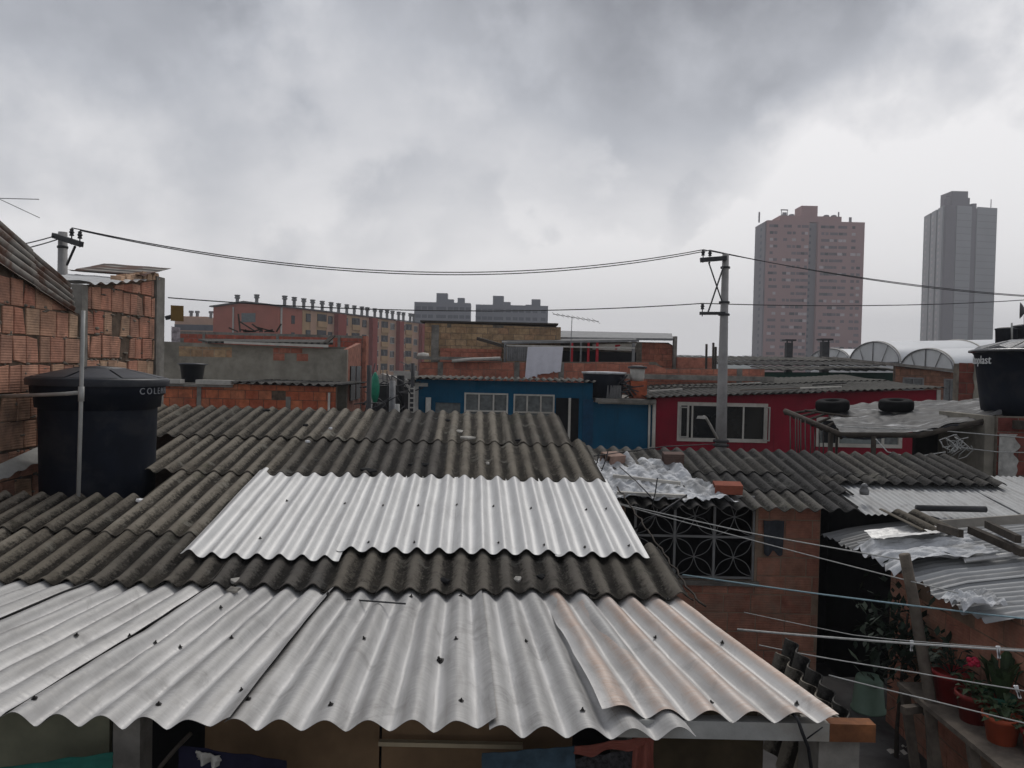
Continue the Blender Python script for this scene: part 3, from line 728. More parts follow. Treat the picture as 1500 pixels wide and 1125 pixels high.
MB().sheet(fold, 0, 1, 0, 1, 24, 30, .002, smooth=False).build('folded_sheet', m_zincw, shed, fix=False)
# old asbestos offcut lying across
def off1(u, v): 
    a, b_ = W(1290, 752, 8.15), W(1352, 783, 7.75)
    p = a.lerp(b_, v); return p + V3((u, 0, .03 + .024 * math.cos(2 * math.pi * u / PW)))
tag(MB().sheet(off1, -.02, .40, 0, 1, 26, 6, .008).build('roof_offcut', m_asb, None, fix=False), 'short weathered piece of corrugated sheet lying across the tin shed roof', 'roof offcut')
# ridge piece lying on the thin ribbed sheet
tag(MB().tube([W(1342, 748, 8.75) + V3((0, 0, .03)), W(1444, 750, 8.75) + V3((0, 0, .03))], .035, 10).build('metal_tube', m_steeld), 'dark metal tube lying flat on the thin ribbed roof', 'tube')
tag(MB().lathe([(0, 0), (.05, 0), (.055, .05), (.03, .09), (.045, .10), (.02, .13), (0, .135)], W(1266, 722, 9.1) + V3((0, 0, -.02)), 12).build('flower_pot', m_steel), 'small grey pot standing on the thin ribbed roof', 'pot')
# shed wall along the yard
xs_ = 3.95; sy0, sy1 = 5.2, 8.05
w = MB(); slab(w, (xs_, sy1, 0), (0, -1, 0), (-1, 0, 0), sy1 - sy0, lambda u: 2.36, .14); sw = w.build('wall', M('brown_render', (.24, .16, .11), .95, var=.4, scale=4, bump=.6), shed)
w = MB(); bricks(w, (xs_, sy1, 0), (0, -1, 0), (-1, 0, 0), sy1 - sy0, lambda u: 2.35, .36, .23, .014, .007, jit=.003, wj=.12, miss=.12); w.build('brickwork', m_br_yard, sw)
# leaning pole, shelf with struts
tag(MB().tube([W(1325, 812, 6.5), W(1338, 880, 6.5), W(1352, 960, 6.45), W(1362, 1020, 6.4), W(1368, 1130, 6.35), W(1372, 1230, 6.3)], .045, 9, r1=.05).build('timber_pole', m_wood), 'crooked grey timber pole propping the tin roof edge', 'pole')
sz = 1.52
shelf = thing('plant_shelf', 'rough timber shelf on struts carrying flower pots along the yard wall', 'shelf', (3.65, 6.5, 0))
MB().hexa([(3.42, 5.3, sz - .04), (3.88, 5.3, sz - .04), (3.88, 6.8, sz - .04), (3.42, 6.8, sz - .04), (3.42, 5.3, sz), (3.88, 5.3, sz), (3.88, 6.8, sz), (3.42, 6.8, sz)]).build('plank', m_wood, shelf)
for y in (5.75, 6.35, 6.75): MB().bar((3.46, y, sz - .04), (3.60, y - .25, 0), .07, .05, up=(0, 1, 0)).build('strut', m_wood, shelf)
MB().bar((3.3, 6.45, sz - .1), (3.86, 6.6, sz - .10), .06).build('crossbar', m_wood, shelf)
def plant(loc, r, h, mat, label, n, spread, hgt, leafm, flower=None, blade=False):
    t = thing('potted_plant', label, 'potted plant', tuple(loc), 'plants on the yard shelf')
    MB().lathe([(0, 0), (r * .72, 0), (r * .93, h * .82), (r * 1.02, h * .82), (r * 1.04, h), (r * .92, h), (r * .9, h * .9), (0, h * .88)], loc, 24).build('pot', mat, t)
    mb = MB(); rnd = random.Random(int(loc[1] * 1000))
    for k in range(n):
        a = rnd.random() * 6.283; q = rnd.random() ** .6; L = rnd.uniform(.6, 1) * (spread * .75 if not blade else hgt)
        base = V3(loc) + V3((math.cos(a) * q * spread * .55, math.sin(a) * q * spread * .55, h * .85 + (rnd.random() * hgt * .8 if not blade else 0)))
        d = V3((math.cos(a) * (1 if not blade else .4), math.sin(a) * (1 if not blade else .4), rnd.uniform(-.2, .8) if not blade else 1.4)).normalized(); sd = d.cross(V3((0, 0, 1))).normalized() * (L * (.24 if not blade else .07))
        tip = base + d * L - V3((0, 0, L * .25)); midp = base + d * L * .55 + V3((0, 0, L * .08))
        mb.add([base, midp - sd, tip, midp + sd, midp - V3((0, 0, L * .05))], [(0, 1, 4), (0, 4, 3), (1, 2, 4), (4, 2, 3)])
        if not blade and k % 3 == 0: mb.tube([V3(loc) + V3((0, 0, h * .85)), base], .004, 4)
    mb.build('foliage', leafm, t)
    if flower:
        fm = MB(); c = V3(flower)
        for k in range(9):
            a = k * .7; fm.lathe([(0, -.018), (.022, -.005), (.02, .012), (0, .02)], c + V3((.028 * math.cos(a), .028 * math.sin(a), .02 * math.sin(k * 2.1))), 7)
        fm.tube([c, V3(loc) + V3((0, 0, h))], .004, 4); fm.build('blossom', m_flower, t)
    return t
pr = lambda px, py: WZ(px, py, sz)
p1 = V3((3.68, 6.42, sz)); p2 = V3((3.66, 6.06, sz)); p3 = V3((3.66, 5.72, sz)); p4 = V3((3.8, 5.98, sz)); p5 = V3((3.78, 5.48, sz))
plant(p1, .15, .25, m_potr, 'plant with a single pink blossom in a crimson pot on the timber shelf', 44, .19, .30, m_leafd, flower=WX(1426, 970, 3.62))
plant(p2, .14, .22, M('dark_red_pot', (.22, .03, .025), .5, var=.15), 'bushy plant in a dark red pot between the crimson and orange pots', 46, .17, .15, m_leaf)
plant(p3, .13, .20, m_poto, 'leafy green plant in a bright orange pot on the shelf', 60, .17, .14, m_leaf)
plant(p4, .11, .24, m_potg, 'tall bladed plant in a green pot behind the orange pot', 26, .12, .5, m_leaf, blade=True)
plant(p5, .12, .20, m_potr, 'plant in a red pot at the near end of the shelf beside the orange pot', 40, .15, .15, m_leaf)
# dark shrub growing against the wall
sh = thing('shrub', 'dark straggly shrub growing against the yard wall behind the leaning pole', 'shrub', (3.7, 7.3, 0))
MB().tube([(3.7, 7.3, 0), (3.66, 7.25, .9), (3.7, 7.2, 2.0)], .03, 6, r1=.01).build('stem', m_woodd, sh)
mb = MB(); rnd = random.Random(5)
for k in range(520):
    c = V3((3.66 + rnd.gauss(0, .13), 7.25 + rnd.gauss(0, .30), 1.75 + rnd.gauss(0, .22))); L = rnd.uniform(.04, .09)
    d = V3((rnd.gauss(0, 1), rnd.gauss(0, 1), rnd.gauss(0, .8))).normalized(); s_ = d.cross(V3((.2, .3, 1))).normalized() * L * .4
    mb.add([c - d * L, c + s_, c + d * L, c - s_], [(0, 1, 2, 3)])
mb.build('foliage', m_leafd, sh)
# bucket upside down in the yard and litter
YF = .62
fm_ = MB().box(1.12, 3.94, 4.3, 9.19, .1, YF); fm_.box(3.945, 5.2, 8.06, 9.19, .1, YF - .003)
tag(fm_.build('yard_floor', M('yard_concrete', (.075, .07, .068), .7, var=.4, scale=2, bump=.4, stain=(.17, .165, .16), stain_scale=1.1, stain_amt=.6)), 'dark concrete floor of the yard', 'floor', kind='structure')  # dark base with paler patches
bk = W(1272, 1030, 8.3); bk = V3((bk.x, 8.3, YF))
tag(MB().lathe([(.0, .36), (.125, .36), (.135, .34), (.165, .02), (.178, .02), (.178, 0), (.15, 0), (0, .05)], bk, 28).build('bucket', m_bucket), 'pale green bucket turned upside down in the dark yard', 'bucket')
for (px, py, l) in ((1314, 1102, 'crumpled white paper scrap lying on the yard ground'), (1326, 1094, 'tiny pale paper scrap beside the larger scrap on the yard ground')):
    c = WZ(px, py, YF + .004); s_ = .16 if px == 1314 else .06
    tag(MB().sheet(lambda u, v: c + V3((s_ * (u - .5), s_ * .5 * (v - .5), .012 * math.sin(u * 7) + .004)), 0, 1, 0, 1, 8, 3, .003).build('paper_scrap', m_white, None, fix=False), l, 'litter')
# corrugated offcuts standing on edge beside the eave
def offc(c0, c1, hh, lean, name, label, mat):
    c0, c1 = V3(c0), V3(c1); d = (c1 - c0); L = d.length; d.normalize(); nrm = V3((d.y, -d.x, 0)).normalized()
    def P(u, v): return c0 + d * u + V3((0, 0, 1)) * (-v) + nrm * (.025 * math.cos(2 * math.pi * u / PW)) + V3(lean) * v
    tag(MB().sheet(P, 0, L, 0, hh, int(L / PW * 12), 6, .008, off=nrm * .009).build(name, mat, None, fix=False), label, 'roof offcut')
offc(W(1143, 955, 5.0), W(1232, 1052, 4.25), .5, (-.3, -.1, 0), 'roof_offcut', 'broken corrugated sheet standing on edge beside the eave, its wavy edge uppermost', m_asb)
offc(W(1157, 934, 5.25), W(1247, 1052, 4.4), .5, (-.2, 0, 0), 'roof_offcut', 'second corrugated offcut leaning behind the wavy edged one near the beam', m_asb2)
# clotheslines across the yard
def line(pts, r, label, mat=m_rope):
    P = [W(*p) for p in pts]; out = []
    for i in range(len(P) - 1):
        for k in range(8): out.append(P[i].lerp(P[i + 1], k / 8) - V3((0, 0, .002 * 4 * (k / 8) * (1 - k / 8))))
    out.append(P[-1]); return tag(MB().tube(out, r, 6).build('clothesline', mat), label, 'clothesline', 'clotheslines across the yard')
line([(903, 737, 8.5), (1100, 781, 7.8), (1321, 820, 6.55)], .006, 'topmost pale clothesline running from the grille window to the leaning pole')
line([(903, 738, 8.45), (1199, 817, 7.3), (1404, 869, 6.1)], .005, 'pale clothesline ending at the crumpled edge of the tin roof')
line([(1000, 842, 7.2), (1199, 870, 6.7), (1428, 898, 6.0), (1560, 912, 5.7)], .007, 'bluish clothesline starting at the foot of the grille window', m_roped)
line([(1090, 897, 6.2), (1249, 930, 6.0), (1335, 939, 5.9), (1560, 955, 5.7)], .003, 'hair thin clothesline just above the thick white one')
line([(1080, 922, 5.4), (1257, 937, 5.3), (1401, 947, 5.2), (1560, 957, 5.1)], .0075, 'thick white clothesline with a clothes peg at the right')
line([(1112, 945, 5.3), (1193, 961, 5.2), (1340, 985, 5.1), (1484, 1009, 5.0), (1560, 1022, 4.9)], .004, 'thin clothesline below the thick white one, with a pale peg near its end')
line([(1214, 989, 5.0), (1356, 1024, 4.9), (1560, 1073, 4.8)], .004, 'lowest clothesline passing in front of the green bucket')
def peg(px, py, D, label, tilt):
    c = W(px, py, D); mb = MB()
    mb.bar(c + V3((-.006, 0, .03)), c + V3((.006 + tilt, 0, -.05)), .010, .012); mb.bar(c + V3((.010, 0, .03)), c + V3((-.002 + tilt, 0, -.05)), .010, .012)
    tag(mb.build('clothes_peg', m_letterw), label, 'clothes peg', 'pegs on the clotheslines')
peg(1461, 953, 5.13, 'white clothes peg clipped on the thick white line', .01); peg(1487, 1011, 5.0, 'pale blue clothes peg clipped on the thin line above the pots', .03); peg(1335, 944, 5.9, 'white clothes peg clipped on the line beside the leaning pole', .0)

# things lying on the courtyard roof
def wrinkle(u, v):
    # white plastic laid over the corner of the old roof
    D = 8.92 + v * 1.35; x0 = 1.05 - .0 * v; x1 = W(1082, 735, 8.95).x * (1 - v) + W(985, 690, 10.1).x * v
    x = x0 + (x1 - x0) * u + .06 * nz(v * 4, u * 3, 2); D += .08 * nz(u * 5, 2, 4) * (1 - v)
    z = rpl(D) + .030 + .018 * math.cos(2 * math.pi * (x + .08 * (D - 8.85)) / PW) + .11 * crease(x * 3.4, D * 3.4, 2)
    return V3((x - .08 * (D - 8.85), D, z))
tag(MB().sheet(wrinkle, 0, 1, 0, 1, 110, 80, .002, smooth=False).build('plastic_sheet', m_plastic, None, fix=False), 'wrinkled white plastic sheet weighted down on the courtyard roof above the grille window', 'plastic sheet')
def on_r(px, py, up=.04):
    D = 9.5
    for _ in range(20):
        q = W(px, py, D); D += (q.z - rpl(D) - up) / (sR + (CAM.z - q.z) / D)
    return W(px, py, D)
def rbrick(px, py, L, wd, hh, rz, mat, label, hollow=True, up=.05, name='brick'):
    c = on_r(px, py, up); mb = MB(); M3 = Matrix.Rotation(rz, 3, 'Z') @ Matrix.Rotation(.2, 3, 'X')
    def bx(x0, x1, y0, y1, z0, z1):
        mb.hexa([c + M3 @ V3(p) for p in ((x0, y0, z0), (x1, y0, z0), (x1, y1, z0), (x0, y1, z0), (x0, y0, z1), (x1, y0, z1), (x1, y1, z1), (x0, y1, z1))])
    t = .016
    bx(0, L, 0, wd, 0, t); bx(0, L, 0, wd, hh - t, hh); bx(0, L, 0, t, t, hh - t); bx(0, L, wd - t, wd, t, hh - t); bx(0, L, wd / 2 - t / 2, wd / 2 + t / 2, t, hh - t); bx(L * .4, L * .4 + t, t, wd / 2 - t / 2, t, hh - t); bx(L * .4, L * .4 + t, wd / 2 + t / 2, wd - t, t, hh - t)
    for k in range(1, 5): bx(.004, L - .004, -.004, 0, hh * k / 5 - .008, hh * k / 5 + .008)
    return tag(mb.build(name, mat), label, 'brick', 'bricks weighing down the plastic sheet')
rbrick(893, 682, .26, .2, .12, R(35), M('pale_brick', (.30, .20, .16), .95, var=.3), 'pale hollow brick lying tilted on the white plastic sheet')
rbrick(972, 683, .26, .12, .16, R(4), M('dark_brick', (.13, .085, .07), .95, var=.3), 'dark hollow brick standing at the upper edge of the white plastic')
rbrick(1047, 724, .32, .16, .11, R(-3), M('loose_orange_brick', (.26, .08, .05), .95, var=.3), 'bright orange brick holding the lower right corner of the white plastic')
for (a, b_, w_, l) in (((898, 697), (997, 708), .055, 'grey board lying across the middle of the white plastic sheet'), ((904, 722), (1006, 727), .07, 'wider pale board lying along the lower edge of the white plastic sheet')):
    tag(MB().bar(on_r(*a, .1), on_r(*b_, .1), w_, .035).build('board', m_trim), l, 'board')
def rod(a, b_, label, r=.007, name='iron_rod'):
    tag(MB().tube([a, a.lerp(b_, .5) + V3((.01, 0, .006)), b_], r, 5).build(name, m_steeld), label, 'iron rod')
rod(W(871, 688, 9.6), W(877, 664, 9.6), 'short iron rod sticking up at the left corner of the white plastic')
rod(W(881, 690, 9.4), W(891, 659, 9.4), 'taller iron rod sticking up beside the left corner of the white plastic')
rod(W(954, 745, 8.6), W(963, 700, 8.6), 'iron rod rising in front of the pale board on the courtyard roof')
rod(W(930, 775, 8.4), W(1006, 725, 8.6), 'bent iron rod crossing above the grille window', .011)
rod(W(953, 727, 8.8), W(908, 684, 9.5), 'thin iron rod slanting from the pale brick across the white plastic')
def chip(px, py, s_, label, mat, seed, spread=1.0):
    r = on_roof(px, py)
    if not r: return
    D, u, o, P = r; c = P(u, D); mb = MB(); rnd = random.Random(seed); n = 9
    pts = [(math.cos(6.283 * k / n) * s_ * spread * rnd.uniform(.5, 1.2), math.sin(6.283 * k / n) * s_ * rnd.uniform(.4, 1.0)) for k in range(n)]
    vs = [c + V3((x, y, .012 + .17 * y + rnd.uniform(0, .012))) for x, y in pts] + [c + V3((x, y, .001 + .17 * y)) for x, y in pts] + [c + V3((0, 0, .030))]
    mb.add(vs, [(k, (k + 1) % n, 2 * n) for k in range(n)] + [(k, k + n, (k + 1) % n + n, (k + 1) % n) for k in range(n)])
    tag(mb.build('broken_flake', mat, fix=False), label, 'roof debris')
m_pale = M('pale_chip', (.42, .40, .36), .9)
for a in ((675, 633, .07, 'largest pale broken flake on the top rows of the old roof', m_pale, 1, 1.3), (684, 642, .06, 'pale curved shard just below the largest flake on the old roof', m_pale, 2, 1.6), (621, 682, .07, 'dark broken flake on the second row above the pale zinc', m_dark, 3, 2.2), (541, 690, .07, 'dark chipped patch piece at the edge above the pale zinc', m_dark, 4, 1.5),
          (484, 629, .022, 'small white chip on the top row of the old roof', m_letterw, 5, 1), (450, 648, .022, 'small white chip at the seam between the two upper rows', m_letterw, 6, 1.6), (655, 617, .05, 'small dark fragment near the top edge of the old roof', m_dark, 7, 1.2), (448, 624, .04, 'dark spot of dirt on the top row left of the white chip', m_dark, 8, 1.2),
          (390, 602, .05, 'dark fragment lying at the top edge of the old roof', m_dark, 9, 1.4), (760, 646, .05, 'grey fragment by the lap near the right end of the top row', m_dark, 10, 1.3), (714, 680, .05, 'pale splinter on the second row near its right end', m_pale, 11, .5),
          (205, 735, .04, 'white plaster crumb at the foot of the big tank', m_letterw, 12, 1), (350, 853, .07, 'cracked cream mortar lump under the left end of the pale zinc', m_pale, 13, 1), (342, 866, .05, 'smaller grey mortar lump at the lower edge of the old roof strip', m_conc, 14, 1.2),
          (650, 852, .05, 'dark moss lump on the old strip below the pale zinc', m_dark, 15, .8), (758, 850, .045, 'pale flat flake on the old strip below the pale zinc', m_pale, 16, .9), (792, 848, .035, 'dark chip on the old strip right of the pale flake', m_dark, 17, 1.2)):
    chip(*a)
r1, r2 = on_roof(508, 884), on_roof(594, 892)
if r1 and r2:
    a, b_ = r1[3](r1[1], r1[0]) + V3((0, 0, .03)), r2[3](r2[1], r2[0]) + V3((0, 0, .035)); mb = MB().tube([a, b_], .006, 6)
    for t in (.25, .45, .75): mb.tube([a.lerp(b_, t) + V3((-.04, .02, .0)), a.lerp(b_, t) + V3((.05, -.02, 0))], .0035, 5)
    tag(mb.build('antenna_fragment', m_steeld), 'broken antenna rod lying on the dull zinc below the old strip', 'antenna piece')
# black cable hanging over the beam at the right corner
tag(MB().tube([W(1155, 1040, 4.05), W(1168, 1052, 3.95), W(1176, 1075, 3.93), W(1184, 1095, 3.95), W(1192, 1150, 4.0)], .009, 7).build('cable', m_wire), 'black cable draped over the right end of the eave beam', 'cable')
tag(MB().tube([W(1182, 1082, 3.94), W(1205, 1065, 3.92)], .004, 5).build('wire_tie', m_wire), 'short black wire end tied round the cable by the beam', 'wire')
# laundry under the eave
def cloth(px0, px1, py0, py1, D, label, mat, name='towel', seed=1, hang=0):
    def P(u, v): 
        return W(px0 + (px1 - px0) * u + 3 * nz(v * 3, u, seed), py0 + (py1 - py0) * v + hang * u, D) + V3((0, .02 * math.sin(u * 13 + seed) * (.3 + v) + .012 * nz(u * 7, v * 7, seed), 0))
    return tag(MB().sheet(P, 0, 1, 0, 1, 30, 16, .004, off=(0, .004, 0)).build(name, mat, None, fix=False), label, 'laundry', 'laundry under the front eave')
m_denim = M('denim', (.045, .075, .10), .95, var=.4, scale=10); m_salmon = M('salmon_cloth', (.24, .075, .055), .95, var=.2, scale=7); m_navy = M('navy_cloth', (.012, .012, .032), .95, var=.4); m_teal = M('teal_cloth', (.02, .13, .10), .9, var=.25)
cloth(706, 843, 1104, 1190, 4.15, 'faded blue jeans hung under the eave left of the salmon towel', m_denim, 'jeans', 1, -11)
cloth(842, 958, 1094, 1108, 4.13, 'salmon towel band hanging under the eave between the jeans and the beam', m_salmon, 'towel', 2, -16)
cloth(926, 957, 1080, 1190, 4.15, 'narrow salmon cloth strip hanging beside the lattice cloth', m_salmon, 'towel', 3)
cloth(838, 926, 1112, 1190, 4.17, 'dark lattice patterned cloth hanging below the salmon band', M('lattice_cloth', (.035, .033, .035), .95, var=.9, scale=40), 'towel', 4, -14)
cloth(262, 420, 1092, 1190, 4.1, 'navy garment hung under the eave over the brown board', m_navy, 'garment', 5, 22)
cloth(-20, 165, 1128, 1170, 4.05, 'teal cloth sloping along the bottom left edge under the eave', m_teal, 'garment', 6, -26)
cloth(287, 322, 1100, 1116, 4.08, 'small pale grey strap on the navy garment', m_trim, 'strap', 7, 8)
tag(MB().tube([W(280, 1074, 4.1), W(258, 1096, 4.08), W(236, 1122, 4.05), W(225, 1140, 4.03)], .012, 8).build('twisted_cord', m_woodd), 'dark twisted cord with pale bands hanging left of the navy garment', 'cord')

# ------------------------------------------------------------------ blue house across the street
BY = 20.0
def fx(px, py, D): return W(px, py, D).x
def fz(px, py, D): return W(px, py, D).z
blue = thing('house', 'deep blue house with white barred windows across the street', 'house', (1, BY + 2, 0))
bx0, bx1, bx2 = fx(609, 580, BY), fx(868, 580, BY), fx(956, 620, BY)
z1 = fz(730, 558, BY); z2 = fz(915, 590, BY)
wins = [(680, 744, 575, 628), (752, 812, 577, 630)]
H = []
for (a, b_, c, d) in wins: H.append((fx(a, 600, BY) - bx0, fx(b_, 600, BY) - bx0, fz(a, d, BY), fz(a, c, BY)))
H.append((fx(636, 600, BY) - bx0, fx(676, 600, BY) - bx0, fz(650, 640, BY), fz(650, 588, BY)))
H.append((fx(814, 600, BY) - bx0, fx(848, 600, BY) - bx0, 1.2, fz(830, 583, BY)))
mb = MB(); slab(mb, (bx0, BY, 0), (1, 0, 0), (0, -1, 0), bx1 - bx0, lambda u: z1, .15, H)
mb.box(bx1, bx2, BY, BY + .15, 0, z2); mb.build('wall', m_blue, blue)
MB().box(bx0 - .0, bx0 + .15, BY + .151, BY + 6, 0, z1).build('wall', m_plaster, blue)
for h_ in H[:2]: win(blue, bx0 + h_[0], bx0 + h_[1], h_[2], h_[3], BY, 3, 2, .04, pane=m_curtain, bars=.04)
win(blue, bx0 + H[2][0], bx0 + H[2][1], H[2][2], H[2][3], BY, 1, 1, .03, frame=m_blue, pane=m_curtain)
dr = MB().box(bx0 + H[3][0], bx0 + H[3][1], BY + .06, BY + .1, 1.2, H[3][3]).build('door', m_dark, blue)
MB().box(fx(834, 610, BY) - .03, fx(834, 610, BY) + .03, BY - .03, BY - .004, 1.2, fz(834, 583, BY)).build('door_jamb', m_white, dr)
MB().box(fx(607, 580, BY) - .02, fx(613, 580, BY), BY - .05, BY - .003, 1, fz(610, 560, BY)).build('corner_strip', m_trim, blue)
MB().box(fx(613, 565, BY), fx(627, 565, BY), BY - .06, BY - .004, fz(620, 566, BY), fz(620, 561, BY)).build('lamp_bracket', m_trim, blue)
MB().tube([V3((fx(627, 590, BY), BY - .09, 1)), V3((fx(628, 590, BY), BY - .09, fz(627, 582, BY)))], .07, 10).build('column', m_white, blue)
MB().box(fx(876, 588, BY), bx2, BY - .05, BY - .002, fz(915, 592, BY), fz(915, 587, BY)).build('cornice', m_white, blue)
MB().tube([V3((fx(957, 640, BY), BY - .06, 1)), V3((fx(958, 590, BY), BY - .06, fz(958, 585, BY)))], .045, 8).build('downpipe', m_white, blue)
MB().tube([V3((fx(951, 640, BY), BY - .05, 1)), V3((fx(951, 590, BY), BY - .05, fz(951, 590, BY)))], .03, 8).build('downpipe', m_white, blue)
MB().box(fx(869, 600, BY), fx(854, 600, BY), BY - .02, BY - .003, 1, fz(860, 585, BY)).build('service_door', M('blue_door', (.004, .055, .12), .7), blue)
def broof(u, v): return V3((u, BY - .35 + v, z1 + .045 + .004 * v + .026 * math.cos(2 * math.pi * u / PW) + .02 * nz(u * .8, v, 3)))
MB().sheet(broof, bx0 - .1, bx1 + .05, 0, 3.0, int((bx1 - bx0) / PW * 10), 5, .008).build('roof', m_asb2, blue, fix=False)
MB().box(bx1 + .06, bx2 + .02, BY - .25, BY + 3.4, z2 + .005, z2 + .10).build('roof', m_conc, blue)
# on the slab: tank, drum on a block, scrap
tk = V3((fx(885, 560, 20.6), 20.7, z2 + .1)); rt = .60; ht = fz(885, 545, 20.6) - tk.z
t = thing('water_tank', 'small black water tank with a pale rim on the blue house', 'water tank', tuple(tk))
MB().lathe([(0, 0), (rt * .80, 0), (rt * .92, ht * .9), (rt * .92, ht * .92)], tk, 32).build('body', m_tank, t)
MB().lathe([(rt * .92, ht * .92), (rt * .98, ht * .94), (rt * .98, ht), (rt * .6, ht * 1.02), (0, ht * 1.03)], tk, 32).build('lid', m_plastic, t)
dk = V3((fx(933, 570, 20.6), 20.6, z2 + .1)); zb_ = fz(933, 558, 20.6); zt_ = fz(933, 538, 20.6)
tag(MB().box(dk.x - .18, dk.x + .24, 20.45, 20.8, z2 + .1, zb_).build('brick_block', m_br_or), 'orange brick block supporting the dented drum on the blue house roof', 'block')
t = thing('drum', 'dented pale drum with a dark lid standing on an orange brick block', 'drum', (dk.x, dk.y, zb_))
MB().lathe([(0, 0), (.17, 0), (.19, .1), (.185, (zt_ - zb_) * .5), (.2, (zt_ - zb_) * .9), (0, (zt_ - zb_) * .9)], (dk.x, dk.y, zb_), 24).build('body', m_trim, t)
MB().lathe([(0, 0), (.25, 0), (.25, .05), (.1, .08), (0, .08)], (dk.x, dk.y, zb_ + (zt_ - zb_) * .91), 24).build('lid', m_steeld, t)
mb = MB(); rnd = random.Random(3)
for k in range(16):
    c = V3((fx(898 + rnd.random() * 30, 570, 20.5), 20.3 + rnd.random() * .4, z2 + .12 + rnd.random() * .35)); d = V3((rnd.gauss(0, .3), rnd.gauss(0, .2), rnd.gauss(0, .12))); mb.bar(c - d, c + d, .05, .03)
tag(mb.build('scrap_pile', m_steeld), 'heap of dark scrap between the small tank and the drum', 'scrap', kind='stuff')
tag(MB().sheet(lambda u, v: V3((fx(888 + 22 * u, 572, 20.2), 20.2 + .02 * math.cos(u * 30), z2 + .11 + .32 * v)), 0, 1, 0, 1, 30, 2, .004, off=(0, .004, 0)).build('metal_offcut', m_steel, None, fix=False), 'small grey corrugated offcut leaning in front of the dark scrap', 'metal sheet')

# crimson house
red = thing('house', 'crimson house with a low grey corrugated roof next to the blue house', 'house', (7, BY + 3, 0))
rx0, rx1 = fx(960, 620, BY), fx(1371, 600, BY)
zr0, zr1 = fz(962, 583, BY), fz(1370, 571, BY)
def rt_(u): return zr0 + (zr1 - zr0) * u / (rx1 - rx0)
ww = [(992, 1124, 590, 646), (1196, 1322, 612, 654)]
H = [(fx(a, 620, BY) - rx0, fx(b_, 620, BY) - rx0, fz(a, d, BY), fz((a + b_) / 2, c, BY)) for (a, b_, c, d) in ww]
mb = MB(); slab(mb, (rx0, BY, 0), (1, 0, 0), (0, -1, 0), rx1 - rx0, rt_, .15, H); mb.build('wall', m_red, red)
MB().box(rx1 - .15, rx1, BY + .151, BY + 7, 0, zr1 - .1).build('wall', m_red, red)
MB().box(rx1 + .002, rx1 + .10, BY - .02, BY + .2, 0, zr1).build('corner_strip', m_trim, red)
W1 = win(red, rx0 + H[0][0], rx0 + H[0][1], H[0][2], H[0][3], BY, 1, 1, .09, pane=m_glass)
for px in (1008, 1014, 1089): 
    MB().box(fx(px, 620, BY) - .02, fx(px, 620, BY) + .02, BY + .0, BY + .028, H[0][2] + .09, H[0][3] - .09).build('mullion', m_white, W1)
def leaf_open(px0, px1, z0, z1, root):
    a, b_ = fx(px0, 620, BY - .05), fx(px1, 620, BY - .05); mb = MB(); y = BY - .06
    mb.box(a, a + .03, y, y + .03, z0, z1); mb.box(b_ - .03, b_, y, y + .03, z0, z1); mb.box(a + .03, b_ - .03, y, y + .03, z0, z0 + .03); mb.box(a + .03, b_ - .03, y, y + .03, z1 - .03, z1)
    return mb.build('casement', m_trim, root)
leaf_open(1119, 1128, H[0][2] + .05, H[0][3] - .08, W1); leaf_open(996, 1008, H[0][2] + .1, H[0][3] - .12, W1)
MB().box(fx(1091, 620, BY), fx(1094, 620, BY), BY + .05, BY + .06, H[0][2] + .1, H[0][3] - .1).build('curtain', m_curtain, W1)
W2 = win(red, rx0 + H[1][0], rx0 + H[1][1], H[1][2], H[1][3], BY, 1, 1, .09, pane=m_curtain)
for px in (1228, 1294): MB().box(fx(px, 630, BY) - .035, fx(px, 630, BY) + .035, BY + .0, BY + .028, H[1][2] + .09, H[1][3] - .09).build('mullion', m_white, W2)
MB().box(fx(1206, 630, BY), fx(1226, 630, BY), BY + .02, BY + .027, H[1][2] + .1, H[1][3] - .1).build('open_sash', m_dark, W2)
def cur(u, v): return V3((fx(1232 + 56 * u, 630, BY), BY + .024 + .004 * math.sin(u * 40), H[1][2] + .1 + v * (H[1][3] - H[1][2] - .2)))
MB().sheet(cur, 0, 1, 0, 1, 60, 2, .002, off=(0, .002, 0)).build('curtain', M('pale_curtain', (.24, .27, .26), .9, var=.2), W2, fix=False)
def rroof(u, v): return V3((u, BY - .3 + v, rt_(u - rx0) + .05 + .032 * v + .022 * math.cos(2 * math.pi * u / PW) + .05 * nz(u * .5, v * .5, 8)))
for (u0, u1, v0, v1, l) in ((rx0 - .3, rx0 + 4.2, 0, 3.1, 0), (rx0 + 4.1, rx1 + .1, 0, 3.1, .01), (rx0 - .3, rx0 + 3.0, 3.0, 6.2, .03), (rx0 + 2.9, rx1 + .1, 3.0, 6.2, .04)):
    MB().sheet(lambda u, v: rroof(u, v) + V3((0, 0, l)), u0, u1, v0, v1, int((u1 - u0) / PW * 8), 8, .008).build('asbestos_sheet', asbestos_mat('grey_asbestos', (.035, .034, .032), (.115, .112, .105), warm=(.06, .058, .052)) if 'grey_asbestos' not in bpy.data.materials else bpy.data.materials['grey_asbestos'], red, fix=False)
rnd = random.Random(11)
